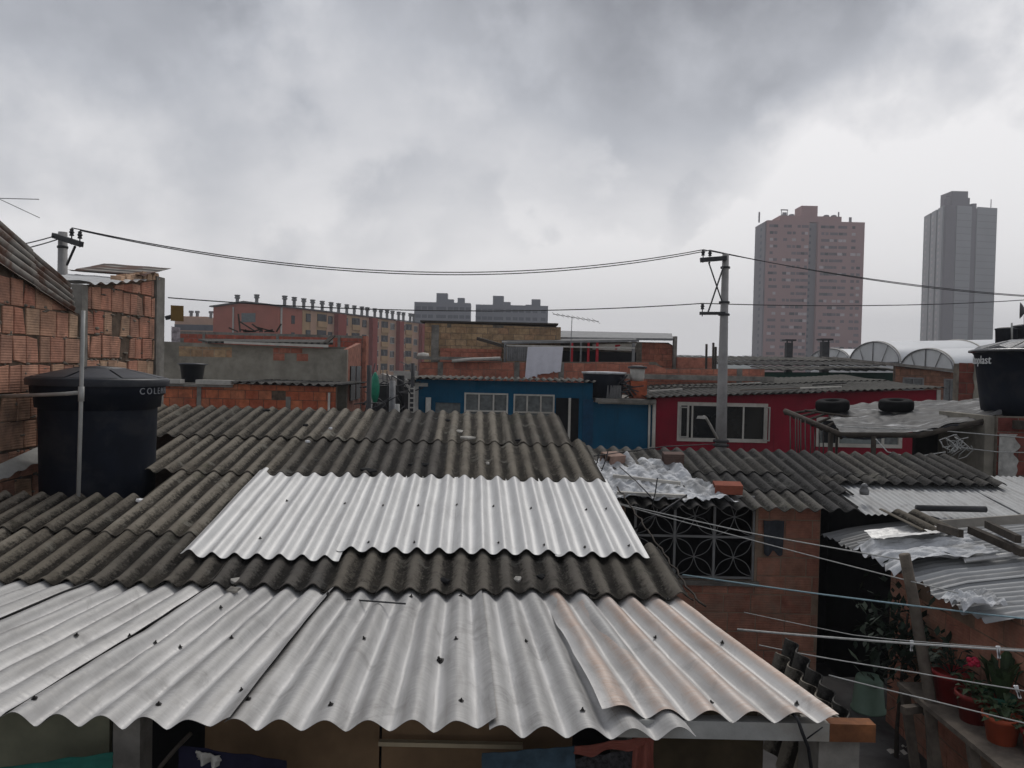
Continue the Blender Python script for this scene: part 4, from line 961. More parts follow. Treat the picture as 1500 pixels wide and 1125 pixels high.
for k, (px, py, L, l) in enumerate(((1010, 566, 1.6, 'dark plank lying on the crimson house roof left of the utility pole'), (1085, 561, 1.2, 'pale strip lying on the crimson house roof just right of the utility pole'), (1190, 566, 1.7, 'curved white strip lying on the crimson house roof by the green fascia'), (1215, 561, .9, 'short dark strip lying at the back of the crimson house roof'), (1128, 570, 1.5, 'long grey batten lying on the crimson house roof'), (975, 571, .9, 'short grey batten near the left end of the crimson house roof'))):
    D = 22.5
    for _ in range(15):
        q = W(px, py, D); zr = rroof(q.x, D - BY + .3).z + .09; D += (q.z - zr) / (.032 + (CAM.z - q.z) / D) * .7; D = max(20, min(26, D))
    q = W(px, py, D); q.z = rroof(q.x, D - BY + .3).z + .06; d = V3((L / 2, rnd.uniform(-.3, .3), .04))
    tag(MB().bar(q - d, q + d, .09, .03).build('batten', (m_woodd, m_trim, m_white, m_dark, m_wood, m_trim)[k]), l, 'batten')

# patio cover of plastic and sticks with tyres, striped door and brick jamb
def tatter_mat():
    t = NT('tattered_plastic'); v = t.mapping(t.tc.outputs['UV'], (3.5, 16, 1)); n_ = t.noise(1.0, 7, .68, vec=v, dist=.8)
    t.bump(n_, .5, .03); return t.done(t.ramp(n_, [(.47, (.008, .008, .009)), (.57, (.07, .07, .07)), (.68, (.42, .42, .42))]), .55, 0, .25)
pc = thing('patio_cover', 'sagging patio cover of tattered plastic on poles before the crimson house', 'patio cover', (8, 13, 0))
CA, CB, CC, CD = W(1150, 602, 13.0), W(1232, 637, 11.7), W(1468, 606, 11.4), W(1462, 584, 14.0)
CE = W(1205, 595, 14.2)
def cov(u, v):
    a = CB.lerp(CC, u); b_ = CE.lerp(CD, u); p = a.lerp(b_, v)
    return p + V3((0, 0, .05 * nz(p.x * 2.2, p.y * 3, 3) + .05 * abs(nz(p.x * 4.5, p.y * 7, 8)) - .10 * math.sin(math.pi * u) * (1 - v)))
MB().sheet(cov, 0, 1, 0, 1, 90, 40, .004).build('plastic_cover', tatter_mat(), pc, fix=False)
mb = MB()
for k in range(7):
    t_ = k / 6; a = CA.lerp(CB, t_) - V3((0, 0, .05)); b_ = CE.lerp(CD, t_ * .35) - V3((0, 0, .05)); mb.tube([a, b_], .022, 5)
for k in range(3): mb.tube([CA.lerp(CE, k / 2) - V3((0, 0, .03)), CB.lerp(cov(.35, 1), k / 2) - V3((0, 0, .03))], .02, 5)
mb.tube([CA, CB, cov(.5, 0) - V3((0, 0, .06)), CC - V3((0, 0, .05))], .045, 6)
mb.build('lattice', m_woodd, pc)
for (px, py0, D, r) in ((1217, 640, 11.9, .04), (1226, 640, 12.0, .022), (1280, 645, 11.6, .04), (1386, 645, 11.5, .05)):
    tp = W(px, py0 - 6, D); MB().tube([V3((tp.x, D, 1.5)), tp], r, 6).build('post', m_woodd, pc)
mb = MB(); MB
def bk_(u, v): # dark dangling plastic edge
    p = cov(u, 0); return p + V3((0, -.02 + .03 * nz(u * 20, v, 2), -.02 - v * (.03 + .07 * abs(nz(u * 6, 1, 5)))))
MB().sheet(bk_, .0, 1, 0, 1, 70, 4, .003, off=(0, .003, 0)).build('plastic_edge', m_black, pc, fix=False)
def tyre(px0, px1, py, D, label, tilt):
    a, b_ = W(px0, py, D), W(px1, py, D); Rr = (b_.x - a.x) / 2 * .98; mb = MB()
    def seen(p):
        q = p - CAM; return (q.dot(_r) / q.dot(_f) * FPX + 750, 562.5 - q.dot(_u) / q.dot(_f) * FPX)
    best = min(((seen(cov(i / 60, j / 20))[0] - (px0 + px1) / 2) ** 2 + (seen(cov(i / 60, j / 20))[1] - py - 5) ** 2, i, j) for i in range(61) for j in range(21))
    c = cov(best[1] / 60, best[2] / 20); c.z = max(cov(min(1, max(0, best[1] / 60 + du)), min(1, max(0, best[2] / 20 + dv))).z for du in (-.06, 0, .06) for dv in (-.15, 0, .15)) + .03; rr = .085; vs = []; fs = []; n, m_ = 48, 12
    Mx = Matrix.Rotation(tilt, 3, 'Y') @ Matrix.Rotation(.10, 3, 'X')
    for i in range(n):
        A = 2 * math.pi * i / n
        for j in range(m_):
            B_ = 2 * math.pi * j / m_; q = abs(math.cos(B_)) ** .5 * (1 if math.cos(B_) > 0 else -1); e = abs(math.sin(B_)) ** .6 * (1 if math.sin(B_) > 0 else -1)
            tr = 1 + (.035 if (i % 2 and abs(B_ - math.pi) > 2.2) else 0)
            r = (Rr - .085 + rr * q) * tr; vs.append(c + Mx @ V3((math.cos(A) * r, math.sin(A) * r, e * .095)))
    for i in range(n):
        for j in range(m_): fs.append((i * m_ + j, ((i + 1) % n) * m_ + j, ((i + 1) % n) * m_ + (j + 1) % m_, i * m_ + (j + 1) % m_))
    mb.add(vs, fs, True); tag(mb.build('tyre', M('tyre_rubber', (.006, .006, .0065), .9, var=.3, scale=12, spec=.15)), label, 'tyre', 'tyres weighing down the patio cover')
tyre(1196, 1245, 596, 12.9, 'left tyre lying on the tattered patio cover near its stick lattice', -.09)
tyre(1287, 1338, 598, 12.3, 'right tyre lying mid way along the tattered patio cover', -.06)
rnd = random.Random(21)
for k, px in enumerate((1158, 1165, 1169, 1173, 1180, 1187, 1193, 1200, 1206)):
    a = W(px, 690, 11.2); b_ = W(px + rnd.uniform(-1, 1), 603 + (px - 1150) * .3 + 4, 12.4)
    rb = MB().tube([a, b_], .009, 4).build('rebar', M('rebar_rust', (.018, .012, .010), .9, var=.3, bump=0))
    tag(rb, 'rusty reinforcing bar standing in the cluster below the patio cover corner', 'reinforcing bar', 'reinforcing bars under the patio cover')
yd = thing('house', 'red brick house corner with a white striped metal door under the patio cover', 'house', (11, 12.5, 0))
DX = 12.6
dx0, dx1 = fx(1424, 650, DX), fx(1458, 650, DX); dz1 = fz(1440, 622, DX); dzm = fz(1440, 637, DX)
MB().box(fx(1341, 650, DX), dx0 - .02, DX, DX + .1, 0, fz(1400, 624, DX)).build('wall', m_dark, yd)
d_ = MB().box(dx0, dx1, DX + .02, DX + .05, .3, dz1).build('door', M('door_panel', (.22, .22, .21), .6), yd)
mb = MB()
for k in range(7):
    x = dx0 + (dx1 - dx0) * (k + .5) / 7; mb.box(x - .022, x + .022, DX - .012, DX + .018, .4, dzm - .02)
mb.build('door_slats', m_trim, d_)
mb = MB().box(dx0 + .03, dx1 - .03, DX + .005, DX + .018, dzm + .02, dz1 - .03); mb.build('transom_panel', m_dark, d_)
mb = MB()
for k in range(2):
    x0 = dx0 + .03 + (dx1 - dx0 - .06) * k / 2; x1 = x0 + (dx1 - dx0 - .06) / 2
    mb.bar((x0, DX, dzm + .03), (x1, DX, dz1 - .04), .012, up=(0, 1, 0)); mb.bar((x1, DX - .003, dzm + .03), (x0, DX - .003, dz1 - .04), .012, up=(0, 1, 0))
mb.build('transom_grille', m_steel, d_)
jx = fx(1460, 650, 11.3); jw = 2.2
zj = fz(1470, 610, 11.3)
mb = MB(); slab(mb, (jx, 11.3, 0), (1, 0, 0), (0, -1, 0), jw, lambda u: zj, .14); jw_o = mb.build('wall', m_mortar, yd)
mb = MB(); bricks(mb, (jx, 11.3, 0), (1, 0, 0), (0, -1, 0), jw, lambda u: zj - .01, .30, .21, .012, .008, v0=.05); mb.build('brickwork', m_br_red, jw_o)
def whit(u, v): return V3((jx + .02 + .26 * u * (1 + .3 * nz(v * 6, 1, 2)), 11.268 - .004 * nz(u * 5, v * 9), fz(1468, 705, 11.3) + v * (zj - fz(1468, 705, 11.3) - .25)))
MB().sheet(whit, 0, 1, 0, 1, 6, 30, .012, off=(0, .012, 0)).build('white_render', M('white_render', (.42, .41, .38), .95, var=.3, scale=9, bump=.5), yd, fix=False)
MB().box(jx - .14, jx - .002, 11.36, 12.6, 0, zj).build('wall', m_plaster, yd)
# meter cables in a tangle
mb = MB(); rnd = random.Random(4); c = W(1388, 650, 11.4)
for k in range(7):
    pts = []; q = c + V3((rnd.gauss(0, .08), rnd.gauss(0, .05), rnd.gauss(0, .08)))
    for j in range(9): pts.append(q + V3((.10 * math.sin(j * 1.3 + k) + j * .02, .04 * math.cos(j), .10 * math.cos(j * 1.1 + 2 * k))))
    mb.tube(pts, .008, 5)
tag(mb.build('cable_tangle', m_rope), 'tangle of pale cables by the white striped door', 'cable')
def wire(pts, r, label, mat=m_wire, sag=0, group=None, cat='cable', name='cable'):
    P = [W(*p) for p in pts]; out = []
    for i in range(len(P) - 1): out += bez(P[i], P[i + 1], sag, 14)[:-1]
    out.append(P[-1]); return tag(MB().tube(out, r, 5).build(name, mat), label, cat, group)
wire([(1232, 625, 11.6), (1380, 631, 11.5), (1560, 646, 11)], .008, 'pale cable strung from the patio cover to the right past the striped door', m_rope)
wire([(1283, 643, 11.5), (1300, 662, 11.3), (1335, 670, 11.2), (1385, 662, 11.3)], .008, 'slack pale cable hanging from the patio cover post', m_rope)
wire([(1400, 655, 11.4), (1462, 662, 11.2), (1560, 664, 11)], .007, 'pale cable pair running right from the cable tangle', m_rope)
wire([(870, 668, 9.9), (975, 654, 11), (1055, 650, 18)], .008, 'black cable stretched low across the front of the blue and crimson walls')

# big tank at the right edge on the brick wall
T2 = W(1533, 555, 12.0); t2z0, t2z1 = fz(1500, 612, 12), fz(1500, 517, 12)
tank2 = thing('water_tank', 'black water tank with white lettering at the right edge of the view', 'water tank', (T2.x, 12.0, t2z0))
r2 = (T2.x - fx(1446, 520, 11.7)) / 1.10; hh = t2z1 - t2z0
MB().lathe([(0, 0), (r2 * .84, 0), (r2 * .88, hh * .3), (r2 * .97, hh * .96), (r2, hh)], (T2.x, 12, t2z0), 56).build('body', m_tank, tank2)
lid = MB(); lid.lathe([(r2 * .98, -.01), (r2 * 1.05, 0), (r2 * 1.05, .03), (r2 * 1.0, .05)], (T2.x, 12, t2z1), 56)
for k in range(12):
    a0, a1 = 2 * math.pi * (k + .08) / 12, 2 * math.pi * (k + .92) / 12; am = (a0 + a1) / 2
    q = lambda a, r, z: V3((T2.x + math.cos(a) * r, 12 + math.sin(a) * r, t2z1 + z))
    lid.add([q(a0, r2 * .98, .05), q(a1, r2 * .98, .05), q(a1, r2 * .55, .19), q(a0, r2 * .55, .19), q(am, r2 * .93, .10)], [(0, 1, 4), (1, 2, 4), (2, 3, 4), (3, 0, 4)])
lid.lathe([(r2 * .98, .045), (r2 * .54, .18), (r2 * .5, .205), (0, .22)], (T2.x, 12, t2z1), 48); lid.build('lid', M('gloss_tank_lid', (.018, .02, .024), .25, var=.3, spec=.6), tank2)
text_on_cylinder('Rotoplast', .18, T2.x, 12.0, fz(1465, 533, 11.8), r2 * .975, R(-191), 'lettering', m_letterw, tank2, .004, 1.04)
MB().box(fx(1440, 612, 12), T2.x + r2 + .3, 11.1, 13.2, t2z0 - .12, t2z0 - .002).build('slab', m_woodd, tank2)
MB().box(T2.x - .9, T2.x + 1.2, 11.46, 13.1, 0, t2z0 - .121).build('support', m_plaster, tank2)
# brick column and brick house behind it
q0, q1 = fx(1404, 560, 16), fx(1456, 560, 16)
cw = thing('brick_wall', 'short dark red brick wall stub with a mortar smear beside the lettered tank', 'wall', ((q0 + q1) / 2, 16.1, 0))
mb = MB().box(q0, q1 + .4, 16, 16.2, 0, fz(1430, 533, 16)); mo = mb.build('core', m_mortar, cw)
mb = MB(); bricks(mb, (q0, 16, 0), (1, 0, 0), (0, -1, 0), q1 - q0 + .4, lambda u: fz(1430, 532, 16), .33, .22, .014, .01, v0=.1, miss=.05); mb.build('brickwork', m_br_red, cw)
MB().sheet(lambda u, v: V3((q0 + .30 + .14 * u + .05 * nz(v * 4, 2), 15.97 + .004 * nz(u * 9, v * 9), fz(1425, 590, 16) + .85 * v * 1.0)), 0, 1, 0, 1, 6, 20, .012, off=(0, .02, 0)).build('mortar_smear', m_plaster, cw, fix=False)
HY = 26
hx0, hx1 = fx(1311, 560, HY), fx(1412, 560, HY)
bh = thing('house', 'small tan brick house with two barred windows behind the crimson roof', 'house', ((hx0 + hx1) / 2, HY + 2, 0))
hz0, hz1 = fz(1311, 536, HY), fz(1400, 547, HY)
H = [(fx(1322, 562, HY) - hx0, fx(1353, 562, HY) - hx0, fz(1340, 572, HY), fz(1340, 553, HY)), (fx(1382, 570, HY) - hx0, fx(1403, 570, HY) - hx0, fz(1392, 592, HY), fz(1392, 555, HY))]
ht_ = lambda u: hz0 + (hz1 - hz0) * u / (hx1 - hx0)
mb = MB(); slab(mb, (hx0, HY, 0), (1, 0, 0), (0, -1, 0), hx1 - hx0, ht_, .15, H); mo = mb.build('wall', m_mortar_d, bh)
mb = MB(); bricks(mb, (hx0, HY, 0), (1, 0, 0), (0, -1, 0), hx1 - hx0, lambda u: ht_(u) - .01, .33, .22, .012, .008, H); mb.build('brickwork', M_tan2 if 'M_tan2' in globals() else brick_mat('dull_tan_brick', [(.26, .13, .085), (.30, .16, .10), (.24, .12, .08)], .4), mo)
for h_ in H: win(bh, hx0 + h_[0], hx0 + h_[1], h_[2], h_[3], HY, 2, 1, .05, pane=m_curtain, frame=m_steel)
MB().hexa([(hx0 - .1, HY - .2, hz0 + .002), (hx1 + .1, HY - .2, hz1 + .002), (hx1 + .1, HY + 6, hz1 + .3), (hx0 - .1, HY + 6, hz0 + .3), (hx0 - .1, HY - .2, hz0 + .09), (hx1 + .1, HY - .2, hz1 + .09), (hx1 + .1, HY + 6, hz1 + .39), (hx0 - .1, HY + 6, hz0 + .39)]).build('roof', m_conc, bh)

# ------------------------------------------------------------------ houses behind the blue one
TY1 = 24.0
tx0, tx1 = fx(614, 545, TY1), fx(1120, 548, TY1)
th = thing('house', 'pink block house with a roof terrace and drying cloths behind the blue house', 'house', (2, TY1 + 2, 0))
tz0, tz1 = fz(614, 527, TY1), fz(1120, 547, TY1)
def ttop(u):
    px = 614 + 506 * u / (tx1 - tx0); return fz(px, 530 if px < 960 else 540, TY1)
mb = MB(); slab(mb, (tx0, TY1, 0), (1, 0, 0), (0, -1, 0), tx1 - tx0, ttop, .15, brk=[(tx1 - tx0) * k / 24 for k in range(25)] + [fx(960, 540, TY1) - tx0 + .001]); mo = mb.build('wall', m_mortar, th)
mb = MB(); bricks(mb, (tx0, TY1, 0), (1, 0, 0), (0, -1, 0), tx1 - tx0, lambda u: ttop(u) - .02, .36, .26, .011, .008, v0=2.0); mb.build('brickwork', m_br_pink, mo)
for px in (645, 757, 822, 1083): MB().box(fx(px - 4, 545, TY1), fx(px + 4, 545, TY1), TY1 - .03, TY1 - .001, 2.5, ttop(fx(px, 545, TY1) - tx0) - .01).build('column', m_conc, th)
MB().box(fx(611, 525, TY1), fx(735, 525, TY1), TY1 - .25, TY1 + .3, fz(670, 529, TY1) + .03, fz(670, 524, TY1) + .02).build('coping', m_conc, th)
MB().box(fx(900, 560, TY1), tx1 + .1, TY1 - .6, TY1 - .31, fz(1000, 556, TY1), fz(1000, 549, TY1)).build('coping', m_conc, th)
# tan block upper storey
SY = 27.0
ux0, ux1 = fx(622, 490, SY), fx(815, 490, SY)
up = thing('house', 'tan block upper storey with a flat top behind the pink parapet', 'house', ((ux0 + ux1) / 2, SY + 2, 0))
utop = lambda u: fz(622, 472, SY) + (fz(815, 479, SY) - fz(622, 472, SY)) * u / (ux1 - ux0)
hol = [(fx(655, 476, SY) - ux0, fx(661, 476, SY) - ux0, fz(658, 480, SY), fz(658, 474, SY))]
mb = MB(); slab(mb, (ux0, SY, 0), (1, 0, 0), (0, -1, 0), ux1 - ux0, utop, .15); mo = mb.build('wall', m_mortar, up)
mb = MB(); bricks(mb, (ux0, SY, 0), (1, 0, 0), (0, -1, 0), ux1 - ux0, lambda u: utop(u) - .02, .36, .215, .012, .01, hol, v0=4.0, miss=.012); mb.build('brickwork', m_br_tan, mo)
mb = MB(); bricks(mb, (fx(645, 515, SY), SY - .10, 0), (1, 0, 0), (0, -1, 0), fx(735, 515, SY) - fx(645, 515, SY), lambda u: fz(690, 511, SY), .36, .215, .011, .01, v0=4.0); mb.build('lower_brickwork', m_br_pink, mo)
MB().box(fx(632, 500, SY), fx(643, 500, SY), SY - .06, SY - .012, 3, fz(640, 476, SY)).build('column', m_conc, up)
MB().box(ux0 - .15, ux1 + .05, SY - .1, SY + 6, utop(0) + .0, utop(0) + .06).build('roof', m_woodd, up)
MB().box(ux1 - .001, ux1 + .15, SY + .02, SY + 6, 3, utop(ux1 - ux0)).build('side_wall', m_br_tan, up)
# grey roofed house with the orange brick gable
GY = 29.0
go = thing('house', 'orange brick house end with a low grey sheet roof left of the utility pole', 'house', (6, GY + 2, 0))
gx0_, gx1_ = fx(815, 500, GY), fx(988, 500, GY); gzb = fz(930, 500, GY)
mb = MB(); gw0 = fx(925, 515, GY); gt = lambda u: gzb - .02 - (.0 if u < 1.35 else .55 * (u - 1.35)); slab(mb, (gw0, GY, 0), (1, 0, 0), (0, -1, 0), gx1_ - gw0, gt, .15, brk=(1.35,)); mo = mb.build('wall', m_mortar_d, go)
mb = MB(); bricks(mb, (gw0, GY, 0), (1, 0, 0), (0, -1, 0), gx1_ - gw0, lambda u: gt(u) - .02, .33, .22, .012, .008, v0=3.0); mb.build('brickwork', brick_mat('orange_clay', [(.48, .165, .105), (.54, .20, .125), (.44, .145, .095)], .4), mo)
mb = MB(); a, b_ = W(815, 497, GY - .4), W(986, 499, GY - .4); c, d = W(984, 491, GY + 5), W(815, 487, GY + 5)
mb.hexa([a, b_, c, d] + [p + V3((0, 0, .08)) for p in (a, b_, c, d)]); mb.build('roof', M('grey_sheet', (.22, .22, .22), .7, var=.25), go)
MB().box(fx(988, 530, GY), fx(1038, 530, GY), GY - .5, GY - .3, 3, fz(1010, 524, GY)).build('parapet', m_br_pink, go)
MB().box(fx(984, 520, GY), fx(989, 520, GY), GY - .3, GY - .1, 3, fz(986, 493, GY)).build('column', m_conc, go)
for px, pt_, l in ((1035, 504, 'leftmost'), (1045, 502, 'middle'), (1048.5, 508, 'rightmost')):
    tag(MB().tube([V3((fx(px, 540, 26), 26, 3)), W(px, pt_, 26)], .04, 6).build('stake', m_woodd), l + ' of three thin dark stakes standing left of the utility pole', 'stake')
# terrace: frames, cloths, screen
te = thing('terrace_frame', 'dark roof terrace frame with red posts and a black screen above the pink parapet', 'terrace frame', (3, TY1 + 1, 0))
ya = TY1 + .6
MB().bar(W(700, 496, ya + 1.2), W(742, 508, ya), .10).build('beam', m_woodd, te)
MB().bar(W(742, 502, ya), W(936, 499, ya), .07).build('beam', m_steel, te); MB().bar(W(742, 506, ya - .3), W(930, 510, ya - .3), .05).build('beam', m_trim, te)
MB().hexa([W(735, 503, ya), W(932, 500, ya), W(932, 497, ya + 3.5), W(735, 498, ya + 3.5)] + [p + V3((0, 0, .03)) for p in (W(735, 503, ya), W(932, 500, ya), W(932, 497, ya + 3.5), W(735, 498, ya + 3.5))]).build('roof_sheet', m_steeld, te)
for px, mt, w_ in ((838, 'r', .07), (851, 'g', .05), (862, 'r', .07), (875, 'r', .08), (928, 'g', .09), (740, 'g', .08)):
    p = W(px, 502, ya + .02); MB().box(p.x - w_ / 2, p.x + w_ / 2, ya - .02, ya + .05, 4.2, p.z).build('post', M('red_post', (.42, .02, .03), .7) if mt == 'r' else m_steel, te)
MB().box(fx(824, 520, ya + .3), fx(932, 520, ya + .3), ya + .3, ya + .33, 4.0, fz(880, 515, ya + .3)).build('screen', m_dark, te)
MB().box(fx(743, 510, ya), fx(965, 510, ya), ya + 3.2, ya + 3.3, 3.5, fz(840, 499, ya + 3)).build('back_wall', m_mortar, te)
MB().poly([W(868, 512, ya + .22), W(926, 514, ya + .22), W(933, 503, ya + .22), W(868, 504, ya + .22)], (0, .02, 0)).build('pale_panel', m_white, te)
MB().poly([W(901, 512, ya + .215), W(904, 512, ya + .215), W(904, 508, ya + .215), W(909, 507, ya + .215), W(908, 504.5, ya + .215), W(901, 505, ya + .215)], (0, .004, 0)).build('red_mark', M('red_post', (.42, .02, .03), .7), te)
tag(MB().sheet(lambda u, v: W(742 + 30 * u, 508 + 21 * v, ya - .35) + V3((0, .015 * math.cos(u * 60), 0)), 0, 1, 0, 1, 60, 3, .004, off=(0, .004, 0)).build('metal_sheet', m_steel, None, fix=False), 'grey corrugated sheet standing on the terrace left of the white cloth', 'metal sheet')
def wc(u, v):
    e = 8 * (1 if u < .35 else (.3 if u < .8 else .0)) + 5 * nz(u * 6, 2, 3)
    return W(773 + 52 * u - 4 * v, 508 + (37 + e) * v, TY1 - .12) + V3((0, .025 * math.sin(u * 19) * v, 0))
tag(MB().sheet(wc, 0, 1, 0, 1, 50, 14, .005, off=(0, .005, 0)).build('hanging_sheet', M('lilac_white_cloth', (.72, .71, .76), .9, var=.06, scale=6), None, fix=False), 'pale lilac sheet hung to dry over the pink parapet', 'bed sheet')
tag(MB().tube([W(662, 529, TY1 - .28), W(690, 526.5, TY1 - .28), W(733, 525, TY1 - .28)], .05, 8).build('plastic_roll', m_trim), 'pale rolled plastic strip lying along the parapet coping', 'roll')
tag(MB().lathe([(0, 0), (.16, 0), (.18, .05), (.16, .12), (0, .14)], W(620, 523, TY1), 16).build('bag', m_white), 'white bundle sitting at the left end of the parapet coping', 'bundle')
def antenna(name, base, top, a, b_, els, label, r=.012):
    t = thing(name, label, 'antenna', tuple(base)); MB().tube([base, top], r, 6).build('mast', m_steel, t)
    mb = MB().tube([a, b_], r * .8, 5); ax = (b_ - a).normalized(); 
    for k in range(els):
        p = a.lerp(b_, (k + .5) / els); d = V3((ax.y, -ax.x, .12)).normalized() * (.30 + .12 * k / els); mb.tube([p - d, p + d], r * .5, 4)
    mb.build('boom', m_steel, t); return t
antenna('television_antenna', W(834, 555, TY1 + .3), W(838, 464, TY1 + .3), W(810, 460, TY1 + .6), W(877, 471, TY1), 9, 'thin television antenna on a bent mast above the red terrace posts')
antenna('television_antenna', W(-40, 420, 9.0), W(-38, 284, 9.0), W(-60, 289, 9.1), W(57, 292, 8.9), 0, 'television antenna reaching in at the left edge above the rusty sheets', .006)
tag(MB().tube([W(0, 292, 9), W(58, 319, 8.9)], .004, 4).build('antenna_stay', m_steel), 'thin stay rod slanting below the antenna at the left edge', 'rod')
# dish at the right edge
t = thing('satellite_dish', 'dark satellite dish and pole at the right edge above the small tanks', 'satellite dish', tuple(W(1500, 480, 30)))
MB().tube([W(1501, 500, 30), W(1501, 458, 30)], .03, 6).build('pole', m_steeld, t)
mb = MB(); c = W(1501, 455, 30); vs = []; fs = []
for i in range(6):
    for k in range(20):
        r = .32 * i / 5; A = 6.283 * k / 20; vs.append(c + V3((-.6 * r * r * 3 + r * math.cos(A) * .55, r * math.cos(A) * .8, r * math.sin(A))))
for i in range(5):
    for k in range(20): fs.append((i * 20 + k, i * 20 + (k + 1) % 20, (i + 1) * 20 + (k + 1) % 20, (i + 1) * 20 + k))
mb.add(vs, fs, True); mb.build('dish', m_steeld, t)
for (px0, px1, pt_, l) in ((1459, 1489, 480, 'squat black tank with a pipe standing far behind the lettered tank'), (1484, 1520, 476, 'second squat black tank at the far right edge behind the lettered tank')):
    Yt = 30; c = W((px0 + px1) / 2, 497, Yt); r = (fx(px1, 490, Yt) - fx(px0, 490, Yt)) / 2; ht = fz(px0, pt_, Yt) - c.z
    t = thing('water_tank', l, 'water tank', (c.x, Yt, c.z - .4))
    MB().lathe([(0, -.4), (r * .9, -.4), (r * .96, ht * .8), (r, ht * .8), (r, ht * .9)], c, 28).build('body', m_tank, t)
    MB().lathe([(r * 1.03, ht * .88), (r * 1.03, ht * .93), (r * .5, ht * 1.05), (0, ht * 1.08)], c, 28).build('lid', m_lid, t)
    MB().box(c.x - r - .2, c.x + r + .2, Yt - r, Yt + r, 0, c.z - .402).build('support', m_br_red, t)
tag(MB().tube([W(1482.5, 500, 29), W(1482, 473, 29)], .03, 6).build('vent_pipe', m_pvc), 'thin pale pipe standing before the squat black tanks', 'pipe')

# green trimmed roof, vents and polytunnels
QY = 31
gr = thing('house', 'long low house with a dark tiled roof and a green fascia beyond the crimson house', 'house', (11, QY + 3, 0))
A, B_ = W(1120, 545, QY), W(1312, 546, QY)
MB().hexa([A + V3((0, 0, -.55)), B_ + V3((0, 0, -.50)), B_ + V3((0, .1, -.50)), A + V3((0, .1, -.55)), A, B_, B_ + V3((0, .1, 0)), A + V3((0, .1, 0))]).build('fascia', M('green_paint', (.006, .045, .03), .7, var=.25), gr)
MB().box(A.x, B_.x, QY + .11, QY + .3, 0, A.z - .1).build('wall', m_dark, gr)
for k, (lf, v1) in enumerate(((0, 2.2), (.07, 4.6), (.12, 8.0))):
    v0 = (0, 2.1, 4.5)[k]; x0 = A.x - (0, 1.2, 2.5)[k]
    MB().sheet(lambda u, v: V3((u, QY - .25 + v, A.z + (B_.z - A.z) * (u - A.x) / (B_.x - A.x) + .07 + .062 * v + lf + .055 * abs(math.cos(math.pi * u / .36)) + .03 * nz(u * .7, v, 2))), x0, B_.x + .2 + k * .3, v0 - .25 * (k == 0) * 0, v1, int((B_.x - x0) * 22), 6, .02).build('roof', m_asb2, gr, fix=False)
for (px, py0, py1, w_, l) in ((1157, 530, 497, .30, 'dark brick vent shaft with a cap, the left one before the pink tower'), (1210, 515, 496, .34, 'dark vent shaft with a wide cap, the right one before the pink tower')):
    t = thing('vent_shaft', l, 'chimney', tuple(V3((fx(px, 520, 38), 38, 0))))
    x = fx(px, 510, 38); zt_ = fz(px, py1, 38)
    MB().box(x - w_ / 2, x + w_ / 2, 38, 38 + w_, 0, zt_ - .16).build('shaft', m_steeld, t); MB().box(x - w_ * .85, x + w_ * .85, 37.85, 38.15 + w_, zt_ - .08, zt_).build('cap', m_steeld, t)
    for sx in (-1, 1): MB().box(x + sx * w_ * .4 - .03, x + sx * w_ * .4 + .03, 38.03, 38.09, zt_ - .16, zt_ - .08).build('cap_leg', m_steeld, t)
m_poly = M('polytunnel_film', (.66, .67, .68), .4, var=.05, scale=.4, bump=0, stain=(.55, .55, .54), stain_scale=.35, stain_amt=.4); m_polyd = M('polytunnel_end_film', (.52, .53, .53), .5, var=.15, scale=.4, bump=0)
def tunnel(D0, D1, zg, zr, L, rise, label):
    X = 28.0; n = 18; t = thing('polytunnel', label, 'greenhouse', (X, (D0 + D1) / 2, 0), 'polytunnels of the nursery')
    def P(u, v):
        a = math.pi * u; return V3((X + v, (D0 + D1) / 2 - math.cos(a) * (D1 - D0) / 2 - .08 * v, zg + math.sin(a) ** 1.0 * (zr - zg) + rise * v / L))
    MB().sheet(P, 0, 1, 0, L, 24, 8, .03).build('film', m_poly, t, fix=False)
    for k in range(7): MB().tube([P(i / 24, .12 + (L - .3) * k / 6) + V3((0, 0, .03)) for i in range(25)], .05, 5).build('hoop', m_trim, t)
    mb = MB(); vs = [P(i / 24, .05) for i in range(25)] + [V3((X + .05, D1 if i == 24 else P(i / 24, 0).y, zg)) for i in range(25)]
    mb.add(vs, [(i, i + 1, i + 26, i + 25) for i in range(24)]); mb.build('end_film', m_polyd, t, fix=False)
    mb = MB(); mb.tube([P(i / 24, -.02) for i in range(25)], .05, 6); mb.tube([V3((X, D0, zg)), V3((X, D1, zg))], .05, 6); mb.tube([V3((X - .01, (D0 + D1) / 2, zg)), V3((X - .01, (D0 + D1) / 2, zr))], .04, 5)
    for q in (.3, .7): mb.tube([V3((X - .01, (D0 + D1) / 2 - math.cos(math.pi * q) * (D1 - D0) * .30, zg)), P(q, -.02)], .03, 5)
    mb.build('end_frame', m_steel, t)
    MB().box(X + .1, X + L, D0 + .1, D1 - .1, 0, zg - .05).build('side_wall', m_polyd, t)
tunnel(49.9, 56.7, fz(1356, 541, 53), fz(1356, 511, 53), 30, 1.2, 'nearest and rightmost white polytunnel with an arched end')
tunnel(56.9, 65.3, fz(1285, 531, 60), fz(1285, 500, 60), 36, 1.4, 'middle and tallest white polytunnel with an arched end')
tunnel(65.5, 74, fz(1218, 528, 68), fz(1218, 510, 68), 30, .2, 'farthest white polytunnel, low before the pink tower')

